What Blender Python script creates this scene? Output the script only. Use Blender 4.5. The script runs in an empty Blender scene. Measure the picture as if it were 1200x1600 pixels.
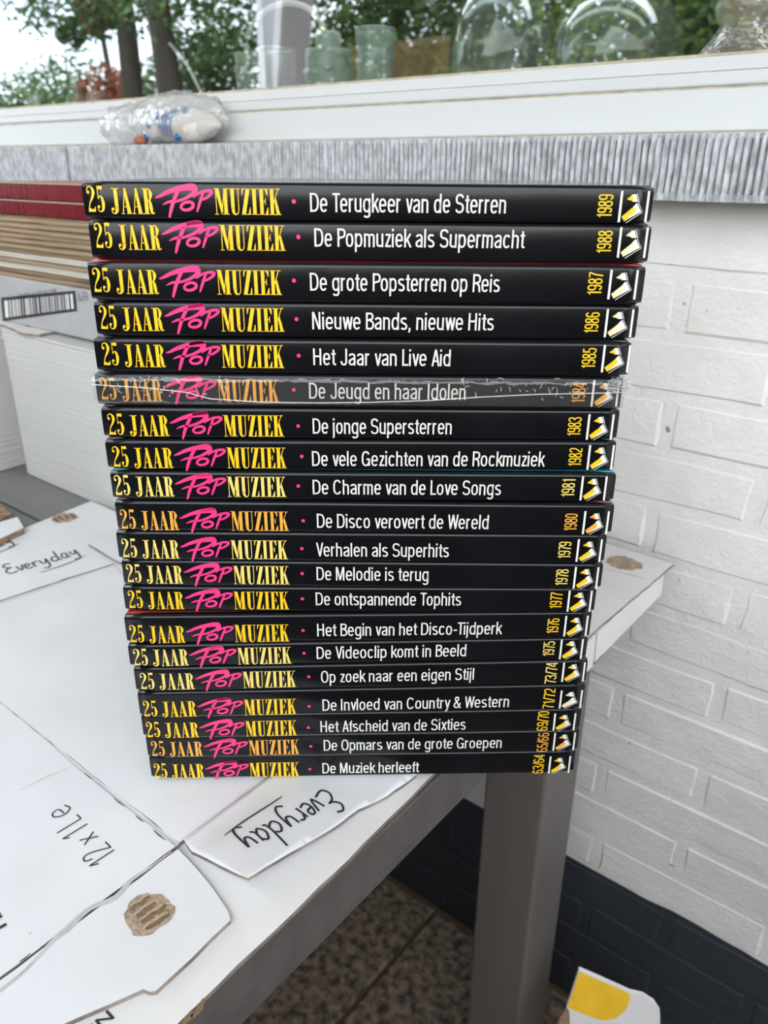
import bpy, math, random
from math import sin, cos, pi, radians, atan2, hypot
from mathutils import Vector, Matrix, noise
random.seed(7)
SC = bpy.context.scene
COL = SC.collection

# ---------------------------------------------------------------- camera
CAMZ = 1.131
FPX = 1231.7
YAW, PIT, ROLL = radians(-38.62), radians(23.444), radians(0.4924)
FW = Vector((sin(YAW)*cos(PIT), cos(YAW)*cos(PIT), -sin(PIT)))
_r = FW.cross(Vector((0, 0, 1))).normalized(); _u = _r.cross(FW)
RT = _r*cos(ROLL) + _u*sin(ROLL); UP = -_r*sin(ROLL) + _u*cos(ROLL)
cam_d = bpy.data.cameras.new('camera'); cam = bpy.data.objects.new('camera', cam_d); COL.objects.link(cam)
cam.matrix_world = Matrix(((RT.x, UP.x, -FW.x, 0), (RT.y, UP.y, -FW.y, 0), (RT.z, UP.z, -FW.z, CAMZ), (0, 0, 0, 1)))
cam_d.sensor_fit = 'VERTICAL'; cam_d.sensor_height = 36; cam_d.lens = FPX/1600*36
cam_d.clip_start = 0.02; cam_d.clip_end = 300
cam_d.dof.use_dof = True; cam_d.dof.focus_distance = 0.47; cam_d.dof.aperture_fstop = 11.0
SC.camera = cam

# ---------------------------------------------------------------- world: bright overcast sky
w = bpy.data.worlds.new('overcast_sky'); SC.world = w; w.use_nodes = True
nt = w.node_tree; nt.nodes.clear()
out = nt.nodes.new('ShaderNodeOutputWorld'); bg = nt.nodes.new('ShaderNodeBackground')
tc = nt.nodes.new('ShaderNodeTexCoord'); ns = nt.nodes.new('ShaderNodeTexNoise'); cr = nt.nodes.new('ShaderNodeValToRGB')
ns.inputs['Scale'].default_value = 3.0; ns.inputs['Detail'].default_value = 5
cr.color_ramp.elements[0].position = .38; cr.color_ramp.elements[0].color = (.72, .84, 1, 1)
cr.color_ramp.elements[1].position = .6; cr.color_ramp.elements[1].color = (1, .985, .965, 1)
nt.links.new(tc.outputs['Generated'], ns.inputs['Vector']); nt.links.new(ns.outputs['Fac'], cr.inputs['Fac'])
nt.links.new(cr.outputs['Color'], bg.inputs['Color']); bg.inputs['Strength'].default_value = 4.9
nt.links.new(bg.outputs['Background'], out.inputs['Surface'])
SC.view_settings.view_transform = 'Standard'; SC.view_settings.look = 'None'
SC.view_settings.gamma = 1; SC.view_settings.use_curve_mapping = False
SC.view_settings.exposure = 0.25

# ---------------------------------------------------------------- helpers
def ray(x, y): return FW + RT*((x-600)/FPX) - UP*((y-800)/FPX)
CAM = Vector((0, 0, CAMZ))
def onz(x, y, z):            # where the sight line of a photo point meets the level z
    d = ray(x, y); return CAM + d*((z-CAMZ)/d.z)
def ony(x, y, Y):
    d = ray(x, y); return CAM + d*(Y/d.y)

def mat(name, col, rough=.6, metal=0, var=0.0, vscale=30, bump=0.0, bscale=200, col2=None, spec=.5, coat=0, stretch=None, world=False):
    m = bpy.data.materials.new(name); m.use_nodes = True; t = m.node_tree; b = t.nodes['Principled BSDF']
    b.inputs['Base Color'].default_value = (*col, 1); b.inputs['Roughness'].default_value = rough
    b.inputs['Metallic'].default_value = metal; b.inputs['Specular IOR Level'].default_value = spec
    b.inputs['Coat Weight'].default_value = coat; b.inputs['Coat Roughness'].default_value = .08
    co = None
    if var or bump:
        if world:
            g = t.nodes.new('ShaderNodeNewGeometry'); co = g.outputs['Position']
        else:
            g = t.nodes.new('ShaderNodeTexCoord'); co = g.outputs['Object']
        if stretch:
            mp = t.nodes.new('ShaderNodeMapping'); mp.inputs['Scale'].default_value = stretch
            t.links.new(co, mp.inputs['Vector']); co = mp.outputs['Vector']
    if var:
        n = t.nodes.new('ShaderNodeTexNoise'); n.inputs['Scale'].default_value = vscale; n.inputs['Detail'].default_value = 4
        r = t.nodes.new('ShaderNodeValToRGB'); c2 = col2 or tuple(max(0, c*(1-var)) for c in col)
        r.color_ramp.elements[0].position = .35; r.color_ramp.elements[0].color = (*c2, 1)
        r.color_ramp.elements[1].position = .65; r.color_ramp.elements[1].color = (*col, 1)
        t.links.new(co, n.inputs['Vector']); t.links.new(n.outputs['Fac'], r.inputs['Fac']); t.links.new(r.outputs['Color'], b.inputs['Base Color'])
    if bump:
        n = t.nodes.new('ShaderNodeTexNoise'); n.inputs['Scale'].default_value = bscale; n.inputs['Detail'].default_value = 3
        bp = t.nodes.new('ShaderNodeBump'); bp.inputs['Strength'].default_value = bump; bp.inputs['Distance'].default_value = .002
        t.links.new(co, n.inputs['Vector']); t.links.new(n.outputs['Fac'], bp.inputs['Height']); t.links.new(bp.outputs['Normal'], b.inputs['Normal'])
    return m

def glass_mat(name, tint, base, edge, rough=.02, bump=0, bscale=60, diff=0):
    """thin clear sheet: transmits, and reflects more at grazing angles"""
    m = bpy.data.materials.new(name); m.use_nodes = True; t = m.node_tree; t.nodes.clear()
    o = t.nodes.new('ShaderNodeOutputMaterial'); tr = t.nodes.new('ShaderNodeBsdfTransparent'); gl = t.nodes.new('ShaderNodeBsdfGlossy')
    tr.inputs['Color'].default_value = (*tint, 1); gl.inputs['Roughness'].default_value = rough
    lw = t.nodes.new('ShaderNodeLayerWeight'); lw.inputs['Blend'].default_value = .35
    mr = t.nodes.new('ShaderNodeMapRange'); mr.inputs['To Min'].default_value = base; mr.inputs['To Max'].default_value = edge
    mx = t.nodes.new('ShaderNodeMixShader')
    t.links.new(lw.outputs['Facing'], mr.inputs['Value']); t.links.new(mr.outputs['Result'], mx.inputs['Fac'])
    t.links.new(tr.outputs[0], mx.inputs[1]); t.links.new(gl.outputs[0], mx.inputs[2])
    res = mx.outputs[0]
    if bump:
        g = t.nodes.new('ShaderNodeTexCoord'); n = t.nodes.new('ShaderNodeTexNoise'); n.inputs['Scale'].default_value = bscale
        bp = t.nodes.new('ShaderNodeBump'); bp.inputs['Strength'].default_value = bump; bp.inputs['Distance'].default_value = .004
        t.links.new(g.outputs['Object'], n.inputs['Vector']); t.links.new(n.outputs['Fac'], bp.inputs['Height'])
        t.links.new(bp.outputs['Normal'], gl.inputs['Normal']); t.links.new(bp.outputs['Normal'], lw.inputs['Normal'])
    if diff:
        d = t.nodes.new('ShaderNodeBsdfDiffuse'); d.inputs['Color'].default_value = (.8, .8, .8, 1)
        m2 = t.nodes.new('ShaderNodeMixShader'); m2.inputs['Fac'].default_value = diff
        t.links.new(res, m2.inputs[1]); t.links.new(d.outputs[0], m2.inputs[2]); res = m2.outputs[0]
    t.links.new(res, o.inputs['Surface'])
    return m

def tag(o, label=None, cat=None, group=None, kind=None):
    if label: o['label'] = label
    if cat: o['category'] = cat
    if group: o['group'] = group
    if kind: o['kind'] = kind
    return o
def empty(name, loc=(0, 0, 0), rz=0, label=None, cat=None, group=None):
    o = bpy.data.objects.new(name, None); COL.objects.link(o); o.location = loc; o.rotation_euler = (0, 0, rz)
    o.empty_display_size = .02
    return tag(o, label, cat, group)

class MB:
    def __init__(s): s.v = []; s.f = []; s.m = []
    def add(s, vs, fs, mi=0):
        n = len(s.v); s.v += [tuple(p) for p in vs]; s.f += [tuple(i+n for i in f) for f in fs]; s.m += [mi]*len(fs)
        return s
    def box(s, a, b, mi=0):
        x0, y0, z0 = a; x1, y1, z1 = b
        return s.add([(x0,y0,z0),(x1,y0,z0),(x1,y1,z0),(x0,y1,z0),(x0,y0,z1),(x1,y0,z1),(x1,y1,z1),(x0,y1,z1)],
              [(0,3,2,1),(4,5,6,7),(0,1,5,4),(1,2,6,5),(2,3,7,6),(3,0,4,7)], mi)
    def prism(s, poly, z0, z1, mi_top=0, mi_side=0):
        """poly: 2D or 3D points counter-clockwise; z0/z1 offsets"""
        n = len(poly); P = [(p[0], p[1], p[2] if len(p) > 2 else 0) for p in poly]
        b = len(s.v)
        s.v += [(p[0], p[1], p[2]+z0) for p in P] + [(p[0], p[1], p[2]+z1) for p in P]
        s.f.append(tuple(b+n+i for i in range(n))); s.m.append(mi_top)
        s.f.append(tuple(b+i for i in reversed(range(n)))); s.m.append(mi_top)
        for i in range(n):
            j = (i+1) % n; s.f.append((b+i, b+j, b+n+j, b+n+i)); s.m.append(mi_side)
        return s
    def tube(s, pts, rad, seg=8, mi=0):
        pts = [Vector(p) for p in pts]; b = len(s.v); n = len(pts)
        rads = rad if isinstance(rad, (list, tuple)) else [rad]*n
        ref = Vector((0, 0, 1))
        for i, p in enumerate(pts):
            d = (pts[min(i+1, n-1)]-pts[max(i-1, 0)]).normalized()
            a = d.cross(ref if abs(d.dot(ref)) < .95 else Vector((1, 0, 0))).normalized(); c = d.cross(a)
            for k in range(seg):
                t = 2*pi*k/seg; q = p+(a*cos(t)+c*sin(t))*rads[i]; s.v.append(tuple(q))
        for i in range(n-1):
            for k in range(seg):
                k2 = (k+1) % seg; s.f.append((b+i*seg+k, b+i*seg+k2, b+(i+1)*seg+k2, b+(i+1)*seg+k)); s.m.append(mi)
        s.f.append(tuple(b+k for k in reversed(range(seg)))); s.m.append(mi)
        s.f.append(tuple(b+(n-1)*seg+k for k in range(seg))); s.m.append(mi)
        return s
    def lathe(s, c, prof, seg=40, mi=0):
        b = len(s.v); n = len(prof)
        for r, z in prof:
            for k in range(seg):
                t = 2*pi*k/seg; s.v.append((c[0]+r*cos(t), c[1]+r*sin(t), c[2]+z))
        for i in range(n-1):
            for k in range(seg):
                k2 = (k+1) % seg; s.f.append((b+i*seg+k, b+i*seg+k2, b+(i+1)*seg+k2, b+(i+1)*seg+k)); s.m.append(mi)
        return s
    def build(s, name, mats, parent=None, smooth=False, bevel=0, kind=None, label=None, link=True):
        me = bpy.data.meshes.new(name); me.from_pydata(s.v, [], s.f)
        for m in (mats if isinstance(mats, (list, tuple)) else [mats]): me.materials.append(m)
        me.polygons.foreach_set('material_index', s.m)
        if smooth: me.polygons.foreach_set('use_smooth', [True]*len(s.f))
        me.update()
        o = bpy.data.objects.new(name, me); COL.objects.link(o)
        if parent: o.parent = parent
        if bevel:
            b = o.modifiers.new('b', 'BEVEL'); b.width = bevel; b.segments = 2; b.limit_method = 'ANGLE'; b.harden_normals = False
        if kind: o['kind'] = kind
        if label: o['label'] = label
        return o

def smooth_path(pts, k=6, closed=False):
    P = [Vector((p[0], p[1])) for p in pts]; W = [p[2] if len(p) > 2 else 1 for p in pts]; n = len(P); out = []
    rng = range(n if closed else n-1)
    for i in rng:
        g = (lambda j: P[j % n]) if closed else (lambda j: P[min(max(j, 0), n-1)])
        gw = (lambda j: W[j % n]) if closed else (lambda j: W[min(max(j, 0), n-1)])
        p0, p1, p2, p3 = g(i-1), g(i), g(i+1), g(i+2)
        for a in range(k):
            t = a/k
            q = .5*((2*p1)+(p2-p0)*t+(2*p0-5*p1+4*p2-p3)*t*t+(3*p1-p0-3*p2+p3)*t*t*t)
            out.append((q.x, q.y, gw(i)*(1-t)+gw(i+1)*t))
    if not closed: out.append((P[-1].x, P[-1].y, W[-1]))
    return out
def ribbon(mb, pts, wscale, mp, k=6, closed=False, raw=False):
    """pen stroke: pts (x, y, relative width) mapped to 3D by mp(x, y)"""
    q = pts if raw else smooth_path(pts, k, closed)
    n = len(q); vs = []; fs = []
    for i in range(n):
        a = q[(i-1) % n] if closed else q[max(i-1, 0)]; b = q[(i+1) % n] if closed else q[min(i+1, n-1)]
        dx, dy = b[0]-a[0], b[1]-a[1]; l = hypot(dx, dy) or 1; h = q[i][2]*wscale/2
        vs += [mp(q[i][0]-dy/l*h, q[i][1]+dx/l*h), mp(q[i][0]+dy/l*h, q[i][1]-dx/l*h)]
    for i in range(n if closed else n-1):
        j = (i+1) % n; fs.append((2*i, 2*i+1, 2*j+1, 2*j))
    mb.add(vs, fs)
def flat(mb, poly, mp): mb.add([mp(*p) for p in poly], [tuple(range(len(poly)))])
def disc(mb, cx, cy, r, mp, n=14, ry=None): flat(mb, [(cx+r*cos(2*pi*i/n), cy+(ry or r)*sin(2*pi*i/n)) for i in range(n)], mp)

_fc = {}
def text_mesh(s, bold=0.0, spacing=1.0):
    """default font outlines as (verts2d, faces, bbox)"""
    key = (s, bold, spacing)
    if key in _fc: return _fc[key]
    cu = bpy.data.curves.new('t', 'FONT'); cu.body = s; cu.size = 1; cu.resolution_u = 3; cu.offset = bold; cu.space_character = spacing
    o = bpy.data.objects.new('t', cu); COL.objects.link(o)
    dg = bpy.context.evaluated_depsgraph_get(); dg.update(); me = bpy.data.meshes.new_from_object(o.evaluated_get(dg))
    v = [(p.co.x, p.co.y) for p in me.vertices]; f = [tuple(p.vertices) for p in me.polygons]
    bpy.data.objects.remove(o); bpy.data.curves.remove(cu); bpy.data.meshes.remove(me)
    xs = [p[0] for p in v]; ys = [p[1] for p in v]
    _fc[key] = (v, f, (min(xs), max(xs), min(ys), max(ys))); return _fc[key]
CAPH = text_mesh('H')[2][3]
def put_text(mb, s, mp, x0, x1, base, cap, bold=0.0, spacing=1.0):
    """fit text between x0..x1 with its capitals cap high, then map to 3D"""
    v, f, bb = text_mesh(s, bold, spacing); sx = (x1-x0)/(bb[1]-bb[0]); sy = cap/CAPH
    mb.add([mp(x0+(p[0]-bb[0])*sx, base+p[1]*sy) for p in v], f)

# narrow sans capitals and lower case, drawn as strokes (cap height 1)
def _arc(cx, cy, rx, ry, a0, a1, n=18, ex=.80):
    o = []
    for i in range(n+1):
        t = radians(a0+(a1-a0)*i/n); c, s_ = cos(t), sin(t)
        o.append((cx+rx*math.copysign(abs(c)**ex, c), cy+ry*math.copysign(abs(s_)**ex, s_)))
    return o
SW = .118
def narrow(ch):
    X = .735; h = SW/2; l = h; S = []; A = _arc
    r = .215; rr = .165
    if ch == ' ': return [], .24
    if ch in 'bdpqgo':
        S.append(A(l+rr, X/2, rr, X/2-h+.01, 0, 360))
        xs = l if ch in 'bp' else l+2*rr
        if ch in 'bd': S.append([(xs, 0), (xs, 1)])
        if ch == 'p': S.append([(xs, -.27), (xs, X)])
        if ch == 'g': S.append([(xs, X), (xs, -.06)]); S.append([(xs, -.06)]+A(l+rr, -.07, rr, .17, 0, -150, 10))
        return S, 2*rr+SW+.075
    if ch == 'a': xs = l+.30; return [[(xs, 0), (xs, .52)], A(l+.15, .52, .15, X-.52-h, 0, 165, 10), [(xs, .42), (l+.17, .40)]+A(l+.15, .20, .15, .20-h+.005, 100, 270, 10)+[(xs-.04, .10), (xs, .2)]], .30+SW+.075
    if ch == 'c': return [A(l+rr, X/2, rr, X/2-h+.01, 40, 320)], 2*rr+SW+.05
    if ch == 'e': return [A(l+rr, X/2, rr, X/2-h+.01, 0, 320), [(l, X/2+.01), (l+2*rr+.03, X/2+.01)]], 2*rr+SW+.06
    if ch == 'f': return [[(.13, 0), (.13, .82)], [(.13, .80)]+A(.25, .82, .12, .125, 180, 95, 6), [(0, X-.05), (.26, X-.05)]], .27
    if ch in 'hn': return [[(l, 0), (l, 1 if ch == 'h' else X)], A(l+.15, .5, .15, X-.5-h, 180, 0, 10)+[(l+.30, 0)]], .30+SW+.08
    if ch == 'm': return [[(l, 0), (l, X)], A(l+.13, .52, .13, X-.52-h, 180, 0, 9)+[(l+.26, 0)], A(l+.39, .52, .13, X-.52-h, 180, 0, 9)+[(l+.52, 0)]], .52+SW+.08
    if ch == 'u': return [[(l+.30, 0), (l+.30, X)], [(l, X)]+A(l+.15, .22, .15, .22-h, 180, 360, 10)], .30+SW+.08
    if ch == 'r': return [[(l, 0), (l, X)], A(l+.17, .50, .16, X-.50-h, 175, 85, 8)], .345
    if ch == 'i': return [[(l, 0), (l, X)], [(l, .87), (l, 1)]], SW+.085
    if ch == 'j': return [[(l, X), (l, -.14)], [(l, -.12)]+A(l-.09, -.13, .09, .10, 0, -80, 6), [(l, .87), (l, 1)]], SW+.085
    if ch == 'l': return [[(l, 0), (l, 1)]], SW+.085
    if ch == 'k': return [[(l, 0), (l, 1)], [(l+.02, .28), (l+.30, X)], [(l+.11, .45), (l+.33, 0)]], .42
    if ch == 's': return [A(l+.145, .54, .145, .54-.405+.0, 30, 250, 10)+[(l+.16, .37)]+A(l+.145, .20, .150, .145, 60, -150, 10)], .29+SW+.06
    if ch == 't': return [[(.13, .93), (.13, .14)], [(.13, .17)]+A(.22, .16, .09, .10, 180, 265, 5)+[(.27, .05)], [(0, X-.05), (.26, X-.05)]], .30
    if ch == 'v': return [[(.05, X), (.20, 0)], [(.35, X), (.20, 0)]], .41
    if ch == 'w': return [[(.05, X), (.16, 0)], [(.16, 0), (.29, X)], [(.29, X), (.42, 0)], [(.42, 0), (.53, X)]], .60
    if ch == 'x': return [[(.05, X), (.35, 0)], [(.35, X), (.05, 0)]], .41
    if ch == 'y': return [[(.05, X), (.20, .03)], [(.35, X), (.17, -.15), (.10, -.22), (.03, -.21)]], .41
    if ch == 'z': return [[(.04, X-h), (.33, X-h)], [(.31, X-h), (.06, h)], [(.03, h), (.35, h)]], .40
    if ch == 'A': return [[(.05, 0), (.24, 1)], [(.43, 0), (.24, 1)], [(.11, .30), (.37, .30)]], .49
    if ch == 'B': return [[(l, 0), (l, 1)], [(l, 1-h), (l+.17, 1-h)]+A(l+.17, .765, .17, .235-h, 85, -85, 8)+[(l, .53)], [(l+.17, .53)]+A(l+.18, .28, .19, .28-h+.01, 80, -85, 8)+[(l, h)]], .51
    if ch in 'CG':
        s = [A(l+r, .5, r, .5-h+.01, 35, 325 if ch == 'C' else 340)]
        if ch == 'G': s += [[(l+r+.04, .46), (l+2*r+.05, .46)], [(l+2*r, .46), (l+2*r, 0.02)]]
        return s, 2*r+SW+.07
    if ch == 'D': return [[(l, 0), (l, 1)], [(l, 1-h), (l+.16, 1-h)]+A(l+.16, .5, .25, .5-h, 88, -88, 14)+[(l, h)]], .41+SW+.06
    if ch == 'H': return [[(l, 0), (l, 1)], [(l+.38, 0), (l+.38, 1)], [(l, .53), (l+.38, .53)]], .38+SW+.09
    if ch == 'I': return [[(l, 0), (l, 1)]], SW+.10
    if ch == 'J': return [[(l+.29, 1), (l+.29, .25)], [(l+.29, .27)]+A(l+.145, .25, .145, .25-h+.01, 0, -180, 10)], .29+SW+.08
    if ch == 'L': return [[(l, 0), (l, 1)], [(l, h), (.37, h)]], .41
    if ch == 'M': return [[(l, 0), (l, 1)], [(l+.03, 1), (l+.24, .02)], [(l+.45, 1), (l+.24, .02)], [(l+.48, 0), (l+.48, 1)]], .48+SW+.09
    if ch == 'N': return [[(l, 0), (l, 1)], [(l+.02, 1), (l+.36, 0)], [(l+.38, 0), (l+.38, 1)]], .38+SW+.09
    if ch == 'O': return [A(l+r, .5, r, .5-h+.01, 0, 360, 26)], 2*r+SW+.07
    if ch in 'PR':
        s = [[(l, 0), (l, 1)], [(l, 1-h), (l+.17, 1-h)]+A(l+.18, .73, .19, .27-h, 88, -88, 9)+[(l, .46)]]
        if ch == 'R': s += [[(l+.20, .46), (l+.31, .38), (l+.34, .26), (l+.36, 0)]]
        return s, .48 if ch == 'P' else .52
    if ch == 'S': return [A(l+.19, .73, .19, .27-h+.01, 15, 245, 12)+[(l+.20, .51)]+A(l+.19, .27, .20, .27-h+.01, 65, -165, 12)], .38+SW+.07
    if ch == 'T': return [[(.22, 0), (.22, 1)], [(0, 1-h), (.44, 1-h)]], .44
    if ch == 'V': return [[(.05, 1), (.24, 0)], [(.43, 1), (.24, 0)]], .48
    if ch == 'W': return [[(.05, 1), (.18, 0)], [(.18, 0), (.345, 1)], [(.345, 1), (.51, 0)], [(.51, 0), (.64, 1)]], .70
    if ch == '&': return [[(.50, 0), (.14, .68)]+A(.225, .82, .11, .13, 200, -20, 12)+[(.30, .66), (.12, .45)]+A(.21, .25, .16, .25-h, 130, 300, 10)+[(.42, .22), (.47, .45)]], .58
    if ch == ',': return [[(l+.02, .12), (l+.02, 0), (l-.02, -.14)]], .22
    if ch == '-': return [[(.02, .36), (.27, .36)]], .30
    if ch == '/': return [[(.0, -.02), (.26, 1.02)]], .30
    if ch == '0': return [A(l+.17, .5, .17, .5-h+.01, 0, 360, 24)], .34+SW+.06
    if ch == '1': return [[(.25, 0), (.25, 1)], [(.08, .78), (.22, .84), (.25, 1)]], .40
    if ch == '2': return [A(l+.17, .72, .17, .28-h+.01, 170, -10, 10)+[(l+.30, .50), (l+.04, .2), (l, h)], [(l-.04, h), (l+.36, h)]], .34+SW+.06
    if ch == '3': return [A(l+.16, .755, .16, .245-h+.01, 170, -80, 12)+[(l+.10, .53)], [(l+.10, .53), (l+.17, .53)]+A(l+.16, .27, .18, .27-h+.01, 70, -170, 12)], .34+SW+.06
    if ch == '4': return [[(l+.26, 0), (l+.26, 1)], [(l+.24, 1), (l-.02, .33)], [(l-.05, .26), (l+.36, .26)]], .46
    if ch == '5': return [[(l+.32, 1-h), (l+.05, 1-h)], [(l+.05, 1), (l+.02, .46)], A(l+.15, .31, .19, .31-h+.01, 140, -165, 14)], .34+SW+.06
    if ch == '6': return [A(l+.17, .30, .17, .30-h+.01, 0, 360, 20), [(l, .30), (l, .55)]+A(l+.17, .62, .17, .38-h+.01, 180, 30, 12)], .34+SW+.06
    if ch == '7': return [[(l-.04, 1-h), (l+.36, 1-h)], [(l+.34, 1-h), (l+.18, .55), (l+.10, 0)]], .42
    if ch == '8': return [A(l+.17, .755, .15, .245-h+.01, 0, 360, 18), A(l+.17, .27, .175, .27-h+.01, 0, 360, 18)], .34+SW+.06
    if ch == '9': return [A(l+.17, .70, .17, .30-h+.01, 0, 360, 20), [(l+.34, .70), (l+.34, .45)]+A(l+.17, .38, .17, .38-h+.01, 0, -150, 12)], .34+SW+.06
    return [], .2
def put_narrow(mb, s, mp, x0, x1, base, cap, wgt=1.0):
    adv = 0; items = []
    for c in s:
        st, a = narrow(c); items.append((adv, st)); adv += a
    sx = (x1-x0)/(adv-.09)
    for ox, st in items:
        for q in st:
            pts = [(x0+(ox+p[0])*sx, base+p[1]*cap, 1) for p in q]
            ribbon(mb, pts, SW*wgt*(cap*.45+sx*.55), mp, raw=True)

# ---------------------------------------------------------------- materials
def paint_wall():
    m = bpy.data.materials.new('painted_brick'); m.use_nodes = True; t = m.node_tree; b = t.nodes['Principled BSDF']
    g = t.nodes.new('ShaderNodeNewGeometry'); sp = t.nodes.new('ShaderNodeSeparateXYZ'); t.links.new(g.outputs['Position'], sp.inputs[0])
    n = t.nodes.new('ShaderNodeTexNoise'); n.inputs['Scale'].default_value = 9; t.links.new(g.outputs['Position'], n.inputs['Vector'])
    ma = t.nodes.new('ShaderNodeMath'); ma.operation = 'MULTIPLY_ADD'; ma.inputs[1].default_value = .016; t.links.new(n.outputs['Fac'], ma.inputs[0]); t.links.new(sp.outputs['Z'], ma.inputs[2])
    gt = t.nodes.new('ShaderNodeMath'); gt.operation = 'GREATER_THAN'; gt.inputs[1].default_value = .268; t.links.new(ma.outputs[0], gt.inputs[0])
    # specks of dirt and faint yellowing on the white paint
    sk = t.nodes.new('ShaderNodeTexNoise'); sk.inputs['Scale'].default_value = 55; sk.inputs['Detail'].default_value = 2; t.links.new(g.outputs['Position'], sk.inputs['Vector'])
    rr = t.nodes.new('ShaderNodeValToRGB'); rr.color_ramp.elements[0].position = .245; rr.color_ramp.elements[0].color = (.36, .31, .23, 1)
    rr.color_ramp.elements[1].position = .275; rr.color_ramp.elements[1].color = (1, 1, 1, 1); t.links.new(sk.outputs['Fac'], rr.inputs['Fac'])
    big = t.nodes.new('ShaderNodeTexNoise'); big.inputs['Scale'].default_value = 5; big.inputs['Detail'].default_value = 6; t.links.new(g.outputs['Position'], big.inputs['Vector'])
    r2 = t.nodes.new('ShaderNodeValToRGB'); r2.color_ramp.elements[0].color = (.80, .785, .755, 1); r2.color_ramp.elements[1].color = (.87, .865, .85, 1)
    r2.color_ramp.elements[0].position = .35; r2.color_ramp.elements[1].position = .6; t.links.new(big.outputs['Fac'], r2.inputs['Fac'])
    mu = t.nodes.new('ShaderNodeMixRGB'); mu.blend_type = 'MULTIPLY'; mu.inputs[0].default_value = 1; t.links.new(r2.outputs[0], mu.inputs[1]); t.links.new(rr.outputs[0], mu.inputs[2])
    mx = t.nodes.new('ShaderNodeMixRGB'); mx.inputs[1].default_value = (.035, .042, .055, 1); t.links.new(mu.outputs[0], mx.inputs[2]); t.links.new(gt.outputs[0], mx.inputs[0])
    t.links.new(mx.outputs[0], b.inputs['Base Color']); b.inputs['Roughness'].default_value = .55
    b1 = t.nodes.new('ShaderNodeTexNoise'); b1.inputs['Scale'].default_value = 190; b1.inputs['Detail'].default_value = 5; b1.inputs['Roughness'].default_value = .6; t.links.new(g.outputs['Position'], b1.inputs['Vector'])
    b2 = t.nodes.new('ShaderNodeTexNoise'); b2.inputs['Scale'].default_value = 34; b2.inputs['Detail'].default_value = 6; t.links.new(g.outputs['Position'], b2.inputs['Vector'])
    ad = t.nodes.new('ShaderNodeMath'); ad.operation = 'MULTIPLY_ADD'; ad.inputs[1].default_value = 2.2; t.links.new(b2.outputs['Fac'], ad.inputs[0]); t.links.new(b1.outputs['Fac'], ad.inputs[2])
    bp = t.nodes.new('ShaderNodeBump'); bp.inputs['Strength'].default_value = .75; bp.inputs['Distance'].default_value = .0017; t.links.new(ad.outputs[0], bp.inputs['Height']); t.links.new(bp.outputs[0], b.inputs['Normal'])
    return m
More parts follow.
